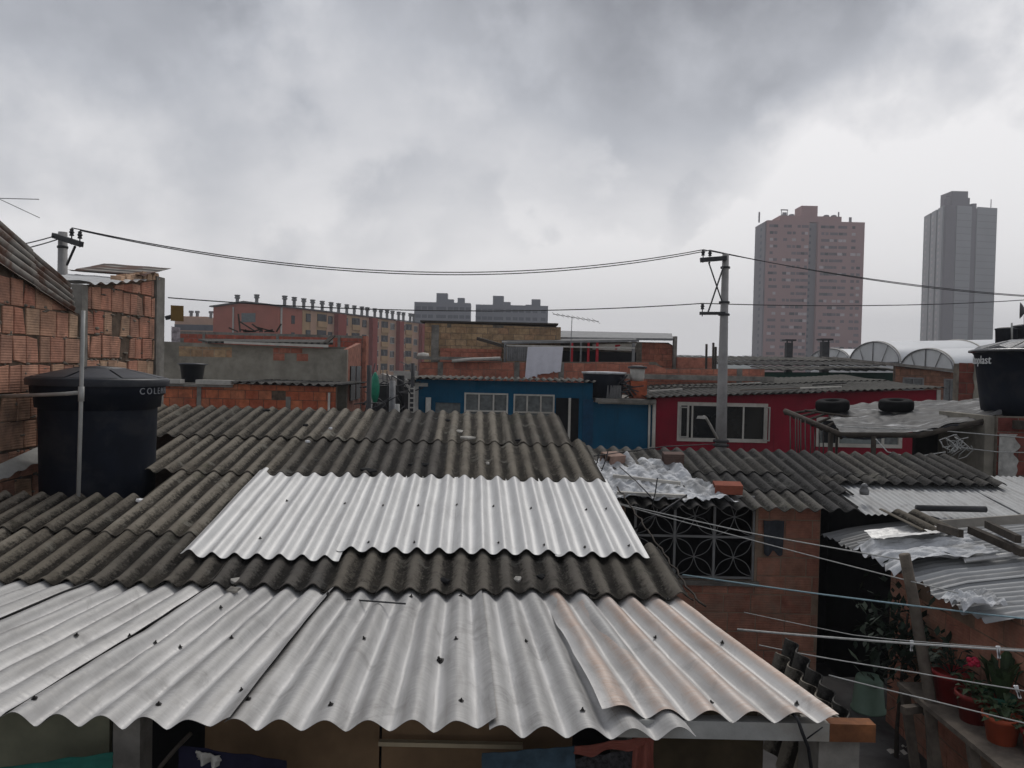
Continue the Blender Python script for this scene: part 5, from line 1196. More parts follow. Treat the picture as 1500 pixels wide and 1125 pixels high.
# ------------------------------------------------------------------ houses on the left beyond the low roof
LY = 19
la, lb = fx(222, 580, LY), fx(492, 580, LY)
lo = thing('house', 'low orange brick house with a ragged sheet eave behind the corrugated roof on the left', 'house', ((la + lb) / 2, LY + 2, 0))
lt = lambda u: fz(222 + 270 * u / (lb - la), 565 if 222 + 270 * u / (lb - la) < 342 else 562 + (222 + 270 * u / (lb - la) - 342) * .03, LY)
mb = MB(); slab(mb, (la, LY, 0), (1, 0, 0), (0, -1, 0), lb - la, lt, .15, brk=(fx(342, 560, LY) - la, fx(342, 560, LY) - la + .01)); mo = mb.build('wall', m_mortar_d, lo)
mb = MB(); bricks(mb, (la, LY, 0), (1, 0, 0), (0, -1, 0), lb - la, lambda u: lt(u) - .01, .33, .215, .012, .008, v0=2.4, miss=.02, wj=.1); mb.build('brickwork', m_br_or, mo)
MB().box(fx(289, 580, LY), fx(295, 580, LY), LY - .03, LY - .001, 2, fz(292, 566, LY)).build('column', m_conc, lo); MB().box(fx(419, 590, LY), fx(426, 590, LY), LY - .03, LY - .001, 2, fz(422, 581, LY)).build('column', m_conc, lo)
MB().tube([V3((fx(482, 600, LY), LY - .06, 2)), V3((fx(483, 575, LY), LY - .06, fz(483, 575, LY)))], .03, 6).build('pipe', m_white, lo)
MB().sheet(lambda u, v: V3((u, LY - .25 + v, lt(u - la) + .045 - .004 * v + .03 * math.cos(2 * math.pi * u / .21))), fx(343, 560, LY), lb + .1, 0, 4, 110, 4, .008).build('roof', m_asb2, lo, fix=False)
MB().box(la, fx(343, 560, LY) - .02, LY - .1, LY + 4, lt(0) + .003, lt(0) + .06).build('roof_slab', m_conc, lo)
for a, b_ in ((242, 268), (290, 318), (318, 342)): MB().box(fx(a, 560, LY), fx(b_, 560, LY), LY - .15, LY + .1, lt(.5) + .062, lt(.5) + .062 + .10).build('pale_coping', m_trim, lo)
ct = V3((fx(277, 550, LY + .4), LY + .6, lt(1) + .06)); ht = fz(277, 532, LY + .5) - ct.z
t = thing('water_tank', 'small round black tank with a loose lid on the orange brick house', 'water tank', tuple(ct))
MB().lathe([(0, 0), (.24, 0), (.29, ht * .85), (.30, ht * .85), (.32, ht * .95)], ct, 28).build('body', m_black, t)
MB().lathe([(.36, ht * .93), (.36, ht * .97), (.2, ht * 1.01), (.1, ht * .99), (0, ht * 1.0)], ct, 28).build('lid', m_lid, t)
PY = 22
pa, pb_ = fx(236, 540, PY), fx(508, 540, PY)
pl = thing('house', 'grey plastered house with a brick band and a pale gutter behind the orange one', 'house', ((pa + pb_) / 2, PY + 2, 0))
ptop = lambda u: fz(236 + 272 * u / (pb_ - pa), 500 + 12 * u / (pb_ - pa), PY)
mb = MB(); slab(mb, (pa, PY, 0), (1, 0, 0), (0, -1, 0), pb_ - pa, ptop, .15); mo = mb.build('wall', m_plaster, pl)
mb = MB(); bricks(mb, (fx(262, 515, PY), PY, 0), (1, 0, 0), (0, -1, 0), fx(340, 515, PY) - fx(262, 515, PY), lambda u: fz(300, 508, PY), .33, .215, .012, .006, v0=fz(300, 523, PY), jit=.002); mb.build('brick_band', m_br_tan, mo)
mb = MB(); bricks(mb, (fx(400, 515, PY), PY, 0), (1, 0, 0), (0, -1, 0), fx(463, 515, PY) - fx(400, 515, PY), lambda u: fz(430, 510, PY), .33, .215, .012, .005, v0=fz(430, 529, PY), jit=.002, miss=.25); mb.build('brick_band', m_br_pink, mo)
MB().hexa([W(328, 503, PY - .3), W(481, 509, PY - .3), W(481, 509, PY), W(328, 503, PY)] + [W(328, 500, PY - .3), W(481, 505, PY - .3), W(481, 505, PY), W(328, 500, PY)]).build('gutter', m_white, pl)
MB().hexa([W(305, 503, PY - .2), W(488, 505, PY - .2), W(488, 500, PY + 5), W(290, 499, PY + 5)] + [p + V3((0, 0, .06)) for p in (W(305, 503, PY - .2), W(488, 505, PY - .2), W(488, 500, PY + 5), W(290, 499, PY + 5))]).build('roof', m_asb2, pl)
sx = pb_ + .001
mb = MB().hexa([V3((sx, PY, 0)), V3((sx - .12, PY + 2.6, 0)), V3((sx - .27, PY + 2.6, 0)), V3((sx - .15, PY + .16, 0)), V3((sx, PY, ptop(pb_ - pa))), V3((sx - .12, PY + 2.6, ptop(pb_ - pa) + .25)), V3((sx - .27, PY + 2.6, ptop(pb_ - pa) + .25)), V3((sx - .15, PY + .16, ptop(pb_ - pa)))]); mb.build('side_wall', M('side_brick', (.30, .125, .085), .95, var=.4, scale=6), pl)
MB().bar(W(474, 505, PY - .1), W(488, 492, PY + .3), .16, .04).build('raised_flap', m_woodd, pl)
for i in (0, 1): MB().box(sx - .05 - .06 * i, sx + .01 - .06 * i, PY + .55 + 1.1 * i, PY + 1.2 + 1.1 * i, 3.1, 4.1).build('window', m_glass, pl)
MB().box(sx - 1.3, sx - .2, PY + 2.61, PY + 2.8, 0, ptop(0)).build('rear_wall', m_plaster, pl)
RY = 30
ra, rb_ = fx(262, 500, RY), fx(530, 500, RY)
rl = thing('house', 'red brick house with a long parapet further behind the plastered house', 'house', ((ra + rb_) / 2, RY + 2, 0))
rtop = lambda u: fz(262, 485, RY) + (fz(530, 492, RY) - fz(262, 485, RY)) * u / (rb_ - ra)
mb = MB(); slab(mb, (ra, RY, 0), (1, 0, 0), (0, -1, 0), rb_ - ra, rtop, .2); mo = mb.build('wall', m_conc, rl)
mb = MB(); bricks(mb, (ra, RY, 0), (1, 0, 0), (0, -1, 0), rb_ - ra, lambda u: rtop(u) - .1, .36, .24, .012, .01, v0=2.6, miss=.01); mb.build('brickwork', brick_mat('far_red_brick', [(.45, .12, .08), (.50, .14, .09), (.40, .105, .07)], .3), mo)
MB().box(rb_ + .001, rb_ + .15, RY + .1, RY + .6, 0, rtop(rb_ - ra)).build('side_wall', m_br_pink, rl)
for px in (299, 407, 497): MB().box(fx(px - 2, 490, RY), fx(px + 2, 490, RY), RY - .04, RY - .001, 3, rtop(fx(px, 490, RY) - ra)).build('column', m_conc, rl)
mb = MB(); rnd = random.Random(8)
for k in range(14):
    c = W(345 + 60 * rnd.random(), 486, RY + .1) + V3((0, 0, .0)); mb.bar(c, c + V3((rnd.gauss(0, .5), 0, abs(rnd.gauss(0, .22)))), .05)
tag(mb.build('scrap_pile', m_woodd), 'low heap of dark sticks along the far red brick parapet', 'scrap', kind='stuff')
t = thing('box_sign', 'small ochre box mounted on the corner of the near left wall', 'box', tuple(W(260, 472, 16.6)))
MB().hexa([W(250, 470, 16.6), W(269, 471, 16.6), W(269, 471, 17.1), W(250, 470, 17.1), W(250, 447, 16.6), W(269, 448, 16.6), W(269, 448, 17.1), W(250, 447, 17.1)]).build('casing', M('ochre', (.20, .12, .035), .8, var=.2), t)
MB().bar(W(243, 466, 16.7), W(251, 464, 16.7), .08).build('bracket', m_steeld, t)
t = thing('poster_board', 'tattered pale poster on a board near the left wall corner', 'poster', tuple(W(257, 500, 20)))
MB().hexa([W(251, 501, 20), W(264, 501, 20), W(264, 501, 20.1), W(251, 501, 20.1), W(251, 478, 20), W(264, 480, 20), W(264, 480, 20.1), W(251, 478, 20.1)]).build('panel', M('faded_poster', (.36, .32, .33), .8, var=.8, scale=6), t)
# odds and ends of the lane between the left houses and the blue house
tag(MB().lathe([(0, 0), (.05, .02), (.10, .2), (.11, .4), (.08, .6), (.02, .72), (0, .73)], W(549, 590, 18.5), 16).build('green_bag', m_greenbag), 'shiny green plastic bag hanging in the lane before the blue house', 'bag')
t = thing('ladder', 'pale ladder leaning beside the left corner of the blue house', 'ladder', tuple(W(603, 600, 19.6)))
for px in (599.5, 607): MB().bar(V3((fx(px, 620, 19.6), 19.5, 1)), W(px, 566, 19.6), .035).build('rail', m_trim, t)
for k in range(6):
    z = fz(603, 605 - k * 7, 19.6); MB().box(fx(599.5, 600, 19.6) + .018, fx(607, 600, 19.6) - .018, 19.56, 19.6, z, z + .035).build('rung', m_trim, t)
sh2 = thing('lean_to', 'dark lean to with pale roof strips in the lane left of the blue house', 'lean to', (-3.4, 21, 0))
for (a, b_, c, mt) in (((543, 555, 23), (583, 556, 23), .12, m_trim), ((577, 549, 24), (612, 550, 24), .16, m_trim), ((560, 553, 23.5), (584, 560, 22), .10, m_trim)): MB().bar(W(*a), W(*b_), c, .25).build('roof_strip', mt, sh2)
MB().box(fx(545, 575, 23), fx(604, 575, 23), 23.1, 23.2, 0, fz(570, 557, 23)).build('wall', m_steeld, sh2)
MB().box(fx(560, 560, 24), fx(612, 560, 24), 24.2, 24.4, 0, fz(590, 552, 24)).build('wall', m_dark, sh2)
for (px, y0, y1, D, w_, mt, l) in ((541, 610, 535, 17.5, .11, m_steeld, 'dark pole in the lane beside the plastered house'), (575, 612, 558, 19, .16, m_steel, 'stout grey post standing among the lane clutter'), (582, 612, 592, 14.5, .09, m_pvc, 'short grey pipe stub rising above the top edge of the old roof'), (605, 560, 532, 19.7, .10, m_steeld, 'short dark post at the corner above the ladder'), (587, 600, 550, 20.5, .2, m_dark, 'black column in the lane left of the ladder')):
    tag(MB().tube([V3((fx(px, y0, D), D, .5 if D > 15 else 2.4)), W(px, y1, D)], w_ / 2, 8).build('post', mt), l, 'post')
rnd = random.Random(9); mb = MB()
for k in range(26):
    c = W(rnd.uniform(536, 604), rnd.uniform(562, 600), rnd.uniform(18.5, 20.5)); d = V3((rnd.gauss(0, .3), rnd.gauss(0, .1), rnd.gauss(0, .25))); mb.tube([c - d, c + V3((rnd.gauss(0, .08), 0, rnd.gauss(0, .08))), c + d], .014, 4)
tag(mb.build('scrap_pile', m_steeld), 'tangle of wires and thin rods cluttering the lane before the blue house', 'scrap', kind='stuff')
mb = MB()
for k in range(14):
    c = W(rnd.uniform(585, 604), rnd.uniform(556, 566), 22); mb.lathe([(0, -.06), (.08, 0), (.0, .07)], c, 7)
tag(mb.build('rubble', m_trim), 'pale rubble bits in the lane behind the ladder', 'rubble', kind='stuff')
antenna('television_antenna', W(561, 560, 21), W(561, 536, 21), W(548, 553, 21), W(577, 557, 21), 3, 'small dark antenna above the lane clutter')
antenna('television_antenna', W(601, 545, 20.5), W(601, 532, 20.5), W(586, 530, 20.5), W(606, 537, 20.5), 3, 'small antenna rods at the left end of the pink parapet')

# ------------------------------------------------------------------ utility poles and wires
def pole(label, px, py_top, px_b, D, r0, r1):
    top = W(px, py_top, D); t = thing('utility_pole', label, 'utility pole', (top.x, D, 0))
    MB().tube([V3((top.x + .02, D, 0)), top], r1, 20, r1=r0).build('shaft', m_pole, t); return t, top
up1, top1 = pole('tapered concrete utility pole standing before the crimson house window', 1063, 372, 1057, 18.5, .075, .165)
def arm(root, a, b_, w_=.10): return MB().bar(a, b_, w_, w_).build('crossarm', m_steeld, root)
def insul(root, p, h_=.16):
    return MB().lathe([(.0, -.16), (.012, -.16), (.012, 0), (.045, .01), (.03, .05), (.05, .07), (.03, .11), (.04, .13), (0, h_)], p, 10, False).build('insulator', m_steeld, root)
pa1, pa2 = W(1026, 381, 18.4), W(1064, 378, 18.4); arm(up1, pa1, pa2)
pb1, pb2 = W(1025, 459, 18.4), W(1062, 459, 18.4); arm(up1, pb1, pb2, .07)
MB().bar(W(1038, 384, 18.38), W(1058, 443, 18.38), .05, .02).build('brace', m_steeld, up1); MB().bar(W(1060, 390, 18.35), W(1037, 458, 18.35), .06, .025).build('brace', m_steeld, up1)
i1, i2, i3 = pa1 + V3((.06, 0, .10)), W(1040, 373, 18.4) - V3((0, 0, .04)), pb1 + V3((.06, 0, .09))
for p in (i1, i2, i3): insul(up1, p)
for py in (392, 443, 461): MB().lathe([(.098 + (py - 372) * .0003, -.025), (.105 + (py - 372) * .0003, -.02), (.105 + (py - 372) * .0003, .02), (.098 + (py - 372) * .0003, .025)], V3((top1.x, 18.5, fz(1062, py, 18.5))), 20).build('clamp', m_steeld, up1)
la_ = MB().tube([W(1051, 643, 18.35), W(1040, 622, 18.2), W(1034, 612, 18.1), W(1031, 610, 18.0)], .03, 8).build('lamp_arm', m_trim, up1)
MB().hexa([W(1020, 613, 17.9), W(1034, 614, 17.9), W(1034, 614, 18.1), W(1020, 613, 18.1), W(1022, 609, 17.92), W(1034, 609, 17.92), W(1034, 609, 18.08), W(1022, 609, 18.08)]).build('lamp_head', m_trim, la_)
for py in (646, 652): MB().lathe([(.17, -.03), (.185, -.02), (.185, .02), (.17, .03)], V3((top1.x + .012, 18.5, fz(1057, py, 18.5))), 20).build('clamp', m_steeld, up1)
up2, top2 = pole('concrete utility pole rising behind the clay block wall on the left', 92, 340, 91, 15.5, .082, .15)
q1, q2 = W(79, 345, 15.35), W(119, 358, 15.0); arm(up2, q1, q2, .10); MB().bar(W(110, 361, 15.05), W(98, 388, 15.4), .035).build('brace', m_steeld, up2)
j1, j2 = W(105, 350, 15.1), W(117, 355, 15.0); j1.z = W(105, 346, 15.1).z; j2.z = W(117, 350, 15).z
for p in (j1, j2): insul(up2, p)
MB().lathe([(.09, -.025), (.10, -.02), (.10, .02), (.09, .025)], V3((top2.x, 15.5, fz(92, 362, 15.5))), 20).build('clamp', m_steeld, up2)
def cat(a, b_, sag, label, r=.012): 
    return tag(MB().tube(bez(a, b_, sag, 40), r, 5).build('power_line', m_wire), label, 'power line', 'power lines between the poles')
tp = V3((0, 0, .16))
def through(a, b_, px, py, label, r=.011):
    # sag found from the surveyed lowest part of the span
    mid = a.lerp(b_, .5); best = 0
    for s in range(0, 200):
        s_ = s * .01; P = bez(a, b_, s_, 40); q = min(P, key=lambda p: abs((p - CAM).dot(_r) / (p - CAM).dot(_f) * FPX + 750 - px))
        y = 562.5 - (q - CAM).dot(_u) / (q - CAM).dot(_f) * FPX
        best = s_
        if y >= py: break
    return cat(a, b_, best, label, r)
through(j1 + tp, i1 + tp * .9, 560, 396.5, 'upper of the two close power lines between the left pole and the right pole')
through(j2 + tp, i2 + tp * .9, 560, 399, 'lower of the two close power lines between the left pole and the right pole')
through(W(246, 436, 16), i3 + tp * .9, 640, 454.5, 'single lower power line running from the left wall to the right pole', .012)
through(i1 + tp * .9, W(1560, 436, 24), 1300, 412, 'upper power line leaving the right pole to the right edge')
through(i2 + tp * .9, W(1560, 437, 23), 1300, 413.5, 'lower power line leaving the right pole to the right edge')
through(i3 + tp * .9, W(1560, 435, 24), 1300, 447, 'bottom power line leaving the right pole across the two towers', .012)
cat(W(-60, 370, 13), W(79, 346, 15.3), .05, 'upper power line from the left edge to the left pole'); cat(W(-60, 378, 13), W(86, 350, 15.3), .06, 'lower power line from the left edge to the left pole')

# ------------------------------------------------------------------ long red apartment block with flue pipes
m_apr = M('apartment_red', (.38, .125, .085), .9, var=.1, scale=.5, bump=0); m_apb = M('apartment_beige', (.46, .29, .20), .9, var=.12, scale=.5, bump=0)
m_apy = M('apartment_ochre', (.44, .29, .16), .9, var=.12, scale=.5, bump=0); m_apd = M('apartment_dark_red', (.27, .06, .045), .9, var=.1, scale=.5, bump=0)
m_flue = M('flue_pipe', (.20, .20, .20), .7, .2, var=.2); m_roofg = M('apartment_roof', (.12, .115, .11), .8, var=.2)
A0 = V3((W(408, 449, 110).x, 110, 0)); A1 = V3((W(618, 476, 148).x, 148, 0)); Ud = (A1 - A0); LB = Ud.length; Ud.normalize(); Nd = V3((Ud.y, -Ud.x, 0))
Gd = -Nd
zr = W(408, 449, 110).z; zr1 = W(609, 473, 146).z; zr = (zr + zr1) / 2
def fs(px):   # distance along the long face seen at that column
    lo, hi = -5, LB + 20
    for _ in range(40):
        mid = (lo + hi) / 2; p = A0 + Ud * mid; q = (p - CAM); x = q.dot(_r) / q.dot(_f) * FPX + 750 - ROLL * 60 * 0
        if x < px: lo = mid
        else: hi = mid
    return lo
apt = thing('apartment_block', 'long red and ochre apartment block with a row of flue pipes along its roof', 'apartment block', tuple(A0))
GW = 11.7
mb = MB(); Z = V3((0, 0, 1))
a, b_, c, d = A0, A1, A1 + Gd * GW, A0 + Gd * GW
mb.add([a, b_, c, d, a + Z * zr, b_ + Z * zr, c + Z * zr, d + Z * zr, a + Gd * GW / 2 + Z * (zr + .6), b_ + Gd * GW / 2 + Z * (zr + .6)], [(0, 1, 5, 4), (2, 3, 7, 6), (1, 2, 6, 9, 5), (3, 0, 4, 8, 7)])
mb.build('wall', m_apr, apt)
mb = MB(); e = Nd * .4; f = Ud * .4
rp = [a + e - f + Z * zr, b_ + e + f + Z * zr, b_ + Gd * GW / 2 + f + Z * (zr + .64), a + Gd * GW / 2 - f + Z * (zr + .64), c - e + f + Z * zr, d - e - f + Z * zr]
mb.hexa([rp[0], rp[1], rp[2], rp[3]] + [p + Z * .18 for p in rp[:4]]); mb.hexa([rp[3], rp[2], rp[4], rp[5]] + [p + Z * .18 for p in (rp[3], rp[2], rp[4], rp[5])]); mb.build('roof', m_roofg, apt)
def on_face(s0, s1, z0, z1, out, name, mat, par=apt):
    p = A0 + Ud * s0; q = A0 + Ud * s1
    return MB().hexa([p + Z * z0 + Nd * out, q + Z * z0 + Nd * out, q + Z * z0 + Nd * .002, p + Z * z0 + Nd * .002, p + Z * z1 + Nd * out, q + Z * z1 + Nd * out, q + Z * z1 + Nd * .002, p + Z * z1 + Nd * .002]).build(name, mat, par)
segs = [(441, 452, 'y'), (452, 461, 'b'), (461, 476, 'y'), (476, 487, 'b'), (487, 499, 'R'), (499, 510, 'b'), (510, 524, 'y'), (524, 538, 'b'), (538, 545, 'R'), (545, 556, 'b'), (556, 566, 'y'), (566, 578, 'b'), (578, 584, 'R'), (584, 592, 'b'), (592, 601, 'y'), (601, 611, 'b'), (611, 617, 'R')]
for (x0, x1, k) in segs:
    on_face(fs(x0), fs(x1), 0, zr - .1, .9 if k == 'R' else (.12 if k == 'b' else .05), 'facade_bay', {'R': m_apd, 'b': m_apb, 'y': m_apy}[k])
FH = 2.42
for fl_ in range(5):
    zc = zr - 1.15 - FH * fl_
    for (px, w_) in ((449, 6), (481, 6), (503, 7), (531, 6), (549, 6), (572, 6), (588, 5), (606, 5), (519, 3), (560, 3), (596, 3)):
        s = fs(px); hw = (fs(px + w_ / 2) - fs(px - w_ / 2)) / 2
        o = on_face(s - hw, s + hw, zc - .6, zc + .6, .2, 'window', m_trim if px in (549, 572, 588, 606) else m_steeld)
        p0 = A0 + Ud * (s - hw * .8) ; n_ = 3
        mb = MB()
        for k in range(n_):
            q0 = A0 + Ud * (s - hw + 2 * hw * (k + .12) / n_); q1 = A0 + Ud * (s - hw + 2 * hw * (k + .88) / n_)
            mb.add([q0 + Z * (zc - .5) + Nd * .21, q1 + Z * (zc - .5) + Nd * .21, q1 + Z * (zc + .5) + Nd * .21, q0 + Z * (zc + .5) + Nd * .21], [(0, 1, 2, 3)])
        mb.build('pane', m_glass, o, fix=False)
    for px in (469, 519, 561, 596):
        s = fs(px); on_face(s - 1.1, s + 1.1, zc - .8, zc + .75, .13, 'balcony_opening', m_steeld); on_face(s - 1.15, s + 1.15, zc - 1.2, zc - .35, .30, 'balcony', m_apy)
    if fl_ in (0, 1): on_face(fs(425), fs(430), zc - 1.1, zc + .1, .05, 'side_window', m_steeld)
on_face(fs(409), fs(411), 0, zr - .05, .12, 'downpipe', m_trim)
# gable end window
gp = A0 + Gd * 5.6 - Ud * .02
mb = MB(); 
for k, (t0, t1) in enumerate(((0, 2.1),)):
    p, q = gp - Gd * 1.6, gp + Gd * 0.9
    mb.hexa([p + Z * (zr - 2.2), q + Z * (zr - 2.2), q + Z * (zr - 2.2) + Ud * .01, p + Z * (zr - 2.2) + Ud * .01, p + Z * (zr - .9), q + Z * (zr - .9), q + Z * (zr - .9) + Ud * .01, p + Z * (zr - .9) + Ud * .01])
o = mb.build('gable_window', M('pale_glass', (.10, .12, .12), .2), apt)
q = A0 + Gd * 7.9 - Ud * .1; MB().box(q.x - .1, q.x + .1, q.y - .1, q.y, 0, zr).build('downpipe', m_trim, apt)
# flue pipes, in two staggered rows along the ridge
fl_px = [(381, 430, 2), (397, 431, 2), (415, 435, 1), (429, 436, 1), (443, 439, 1), (456, 440, 1), (470, 443, 1), (483, 444, 1), (494, 448, 1), (506, 449, 1), (517, 451, 1), (528, 452, 1), (536, 454, 1), (547, 455, 1), (556, 457, 1), (565, 458, 1), (573, 459, 1), (582, 461, 1), (589, 462, 1), (599, 463, 1), (604, 464, 1)]
fproto = None
for (px, py, r_) in fl_px:
    off = GW / 2 if r_ == 2 else 1.6; s = fs(px + (20 if r_ == 2 else 4)) if r_ == 1 else max(0.6, (px - 381) * .12 + .8)
    if r_ == 2: p = A0 + Gd * (8.2 - (px - 381) * .22) + Ud * 1.0
    else:
        lo, hi = -2, LB + 6
        for _ in range(40):
            mid = (lo + hi) / 2; q_ = A0 + Ud * mid + Gd * off - CAM; x = q_.dot(_r) / q_.dot(_f) * FPX + 750
            if x < px: lo = mid
            else: hi = mid
        p = A0 + Ud * lo + Gd * off
    z0 = zr + .1
    if fproto is None:
        fproto = MB().lathe([(0, -.3), (.25, -.3), (.25, 1.15), (.40, 1.2), (.40, 1.4), (.27, 1.45), (.42, 1.6), (.42, 1.72), (0, 1.78)], V3((p.x, p.y, z0)), 10, False).build('flue_pipe', m_flue, apt); fo = V3((p.x, p.y, z0))
    else:
        o = fproto.copy(); COL.objects.link(o); o.parent = apt; o.location = V3((p.x, p.y, z0)) - fo; o.scale = (1, 1, 1)
def far_block(name, label, cat, px0, px1, pyt, D, dep, mat, tops, cols, rows, fh, wmat, group=None):
    x0, x1, zt_ = fx(px0, pyt, D), fx(px1, pyt, D), fz((px0 + px1) / 2, pyt, D)
    t = thing(name, label, cat, ((x0 + x1) / 2, D, 0), group); MB().box(x0, x1, D, D + dep, 0, zt_).build('wall', mat, t)
    for (a, b_, py, kind) in tops: MB().box(fx(a, py, D), fx(b_, py, D), D + 1, D + dep * .7, zt_ + .003, fz((a + b_) / 2, py, D)).build(kind, mat, t)
    proto = None
    for r in range(rows):
        for c_ in cols:
            x = fx(c_, pyt, D); z = zt_ - fh * (r + .75)
            w_ = .8
            if proto is None: proto = MB().box(x - w_, x + w_, D - .05, D - .01, z - .55, z + .55).build('window', wmat, t); po = V3((x, 0, z))
            else:
                o = proto.copy(); COL.objects.link(o); o.parent = t; o.location = V3((x, 0, z)) - po
    return t, x0, x1, zt_
m_fg = M('far_concrete', (.19, .195, .215), .9, var=.12, scale=.12, bump=0); m_fw = M('far_window', (.075, .08, .095), .6, var=.3, scale=.3, bump=0)
t, x0, x1, zt_ = far_block('apartment_block', 'grey far apartment block with two stair heads, left of the pair', 'apartment block', 607, 689, 443, 255, 6, m_fg, ((639, 655, 429, 'stair_head'), (655, 664, 438, 'stair_head'), (670, 680, 436, 'stair_head')), (613, 622, 631, 643, 650, 660, 668, 677, 686), 5, 2.6, m_fw)
t, x0, x1, zt_ = far_block('apartment_block', 'grey far apartment block with a stair head near its right end, right of the pair', 'apartment block', 697, 803, 447, 265, 6, m_fg, ((722, 738, 433, 'stair_head'), (738, 748, 442, 'stair_head'), (770, 779, 446, 'stair_head'), (779, 792, 438, 'stair_head')), (701, 710, 718, 727, 734, 745, 755, 764, 774, 784, 796), 5, 2.6, m_fw)
# low far terraces behind the ochre box
t, x0, x1, zt_ = far_block('apartment_block', 'pale low far apartment row with flues beside the long red block', 'apartment block', 256, 318, 466, 150, 12, m_apb, ((264, 300, 463, 'roof_slab'),), (262, 272, 284, 296, 306), 3, 2.4, m_fw)
for (px, py) in ((280, 455), (289, 455), (309, 457)): MB().lathe([(0, 0), (.3, 0), (.3, 1.1), (.45, 1.1), (.45, 1.5), (0, 1.5)], V3((fx(px, 465, 152), 152, zt_)), 10, False).build('flue_pipe', m_flue, t)

# ------------------------------------------------------------------ the two towers
m_tp = M('tower_pink', (.37, .22, .205), .9, var=.07, scale=.10, bump=0); m_tg = M('tower_grey', (.23, .21, .22), .9, var=.1, scale=.1, bump=0); m_tgl = M('tower_light_grey', (.37, .37, .37), .9, var=.06, scale=.1, bump=0)
m_twd = M('tower_window', (.125, .095, .10), .4, var=.5, scale=.15, bump=0); m_twl = M('tower_window_pale', (.48, .42, .42), .4, var=.3, scale=.2, bump=0); m_twk = M('tower_window_black', (.03, .028, .03), .4, bump=0)
TD = 290
tx0, tx1 = fx(1106, 420, TD), fx(1264, 420, TD); tzt = fz(1190, 324, TD)
tw = thing('tower_block', 'pink brick tower block with grey recessed strips and small roof tanks', 'tower block', ((tx0 + tx1) / 2, TD, 0))
xa_, xb_, xc_, xd_ = fx(1121, 420, TD), fx(1183, 420, TD), fx(1196, 420, TD), tx1
MB().box(xa_, xb_, TD, TD + 13, 0, tzt).build('wing', m_tp, tw); MB().box(xc_, xd_, TD, TD + 13, 0, tzt).build('wing', m_tp, tw)
MB().box(xb_ + .01, xc_ - .01, TD + 1.6, TD + 12, 0, tzt - .4).build('recess', m_tg, tw); MB().box(xa_ - .5, xa_ - .01, TD + .8, TD + 12.5, 0, tzt - .3).build('side_strip', m_tg, tw)
MB().box(fx(1142, 420, TD), fx(1233, 420, TD), TD + 2, TD + 11, tzt + .003, fz(1190, 315, TD)).build('attic', m_tp, tw)
MB().box(fx(1178, 320, TD), fx(1202, 320, TD), TD + 3, TD + 10, fz(1190, 315, TD) + .003, fz(1190, 299, TD)).build('lift_house', m_tp, tw)
for px in (1150, 1161, 1212, 1223):
    MB().lathe([(0, 0), (1.0, 0), (1.1, 1.2), (.7, 1.5), (0, 1.5)], V3((fx(px, 313, TD + 6), TD + 7, fz(1190, 315, TD))), 12).build('roof_tank', m_tg, tw)
for (px, y0, y1, w_) in ((1116, 325, 308, .5), (1233.5, 320, 308, .4), (1251, 325, 316, .9)): MB().box(fx(px, 320, TD) - w_ / 2, fx(px, 320, TD) + w_ / 2, TD + 3, TD + 3.4, tzt - .3 if px < 1118 else tzt, fz(px, y1, TD)).build('antenna', m_tg, tw)
mb = MB()
for px in (1157, 1166): mb.box(fx(px, 310, TD) - .1, fx(px, 310, TD) + .1, TD + 9, TD + 9.2, fz(1190, 315, TD), fz(px, 300, TD))
mb.box(fx(1156, 300, TD), fx(1167, 300, TD), TD + 8.9, TD + 9.3, fz(1160, 301, TD), fz(1160, 299.5, TD)); mb.box(fx(1159, 300, TD), fx(1165, 300, TD), TD + 8.9, TD + 9.3, fz(1160, 308, TD), fz(1160, 304, TD)); mb.build('aerial_frame', m_tg, tw)
cols = [1128, 1134, 1148, 1154, 1161, 1168, 1174, 1179, 1203, 1209, 1216, 1222, 1229, 1235, 1248, 1256]
rnd = random.Random(77); cand = []
for r in range(26):
    for c_ in cols:
        z = tzt - 2.0 - 2.47 * r
        if z < 6: continue
        q = rnd.random()
        if q < .16: continue
        cand.append((c_, z, m_twl if (q > .90 or (c_ > 1228 and q > .74)) else (m_twk if q < .24 else m_twd), rnd.choice((.55, .8, .95, .7))))
rnd.shuffle(cand); cand.sort(key=lambda c: (c[2] is m_twd, c[1] < 30))
protos = {}; rest = MB()
for i, (c_, z, mt, w_) in enumerate(cand):
    x = fx(c_, 420, TD)
    if i < 98:
        k = (mt.name, w_)
        if k not in protos: o = MB().box(x - w_, x + w_, TD - .04, TD - .01, z - .5, z + .5).build('window', mt, tw); protos[k] = (o, x, z)
        else:
            o0, xx, zz = protos[k]; o = o0.copy(); COL.objects.link(o); o.parent = tw; o.location = o0.location + V3((x - xx, 0, z - zz))
    else: rest.box(x - w_, x + w_, TD - .04, TD - .01, z - .5, z + .5)
o = rest.build('windows', m_twd, tw); o['kind'] = 'stuff'
mb = MB()
for r in range(26):
    z = tzt - 3.2 - 2.47 * r
    if z > 3: mb.box(xb_ + .3, xb_ + 1.3, TD + 1.55, TD + 1.58, z, z + 1.0); mb.box(xa_ - .54, xa_ - .51, TD + 4, TD + 6, z, z + 1.1)
o = mb.build('stair_windows', m_fw, tw); o['kind'] = 'stuff'
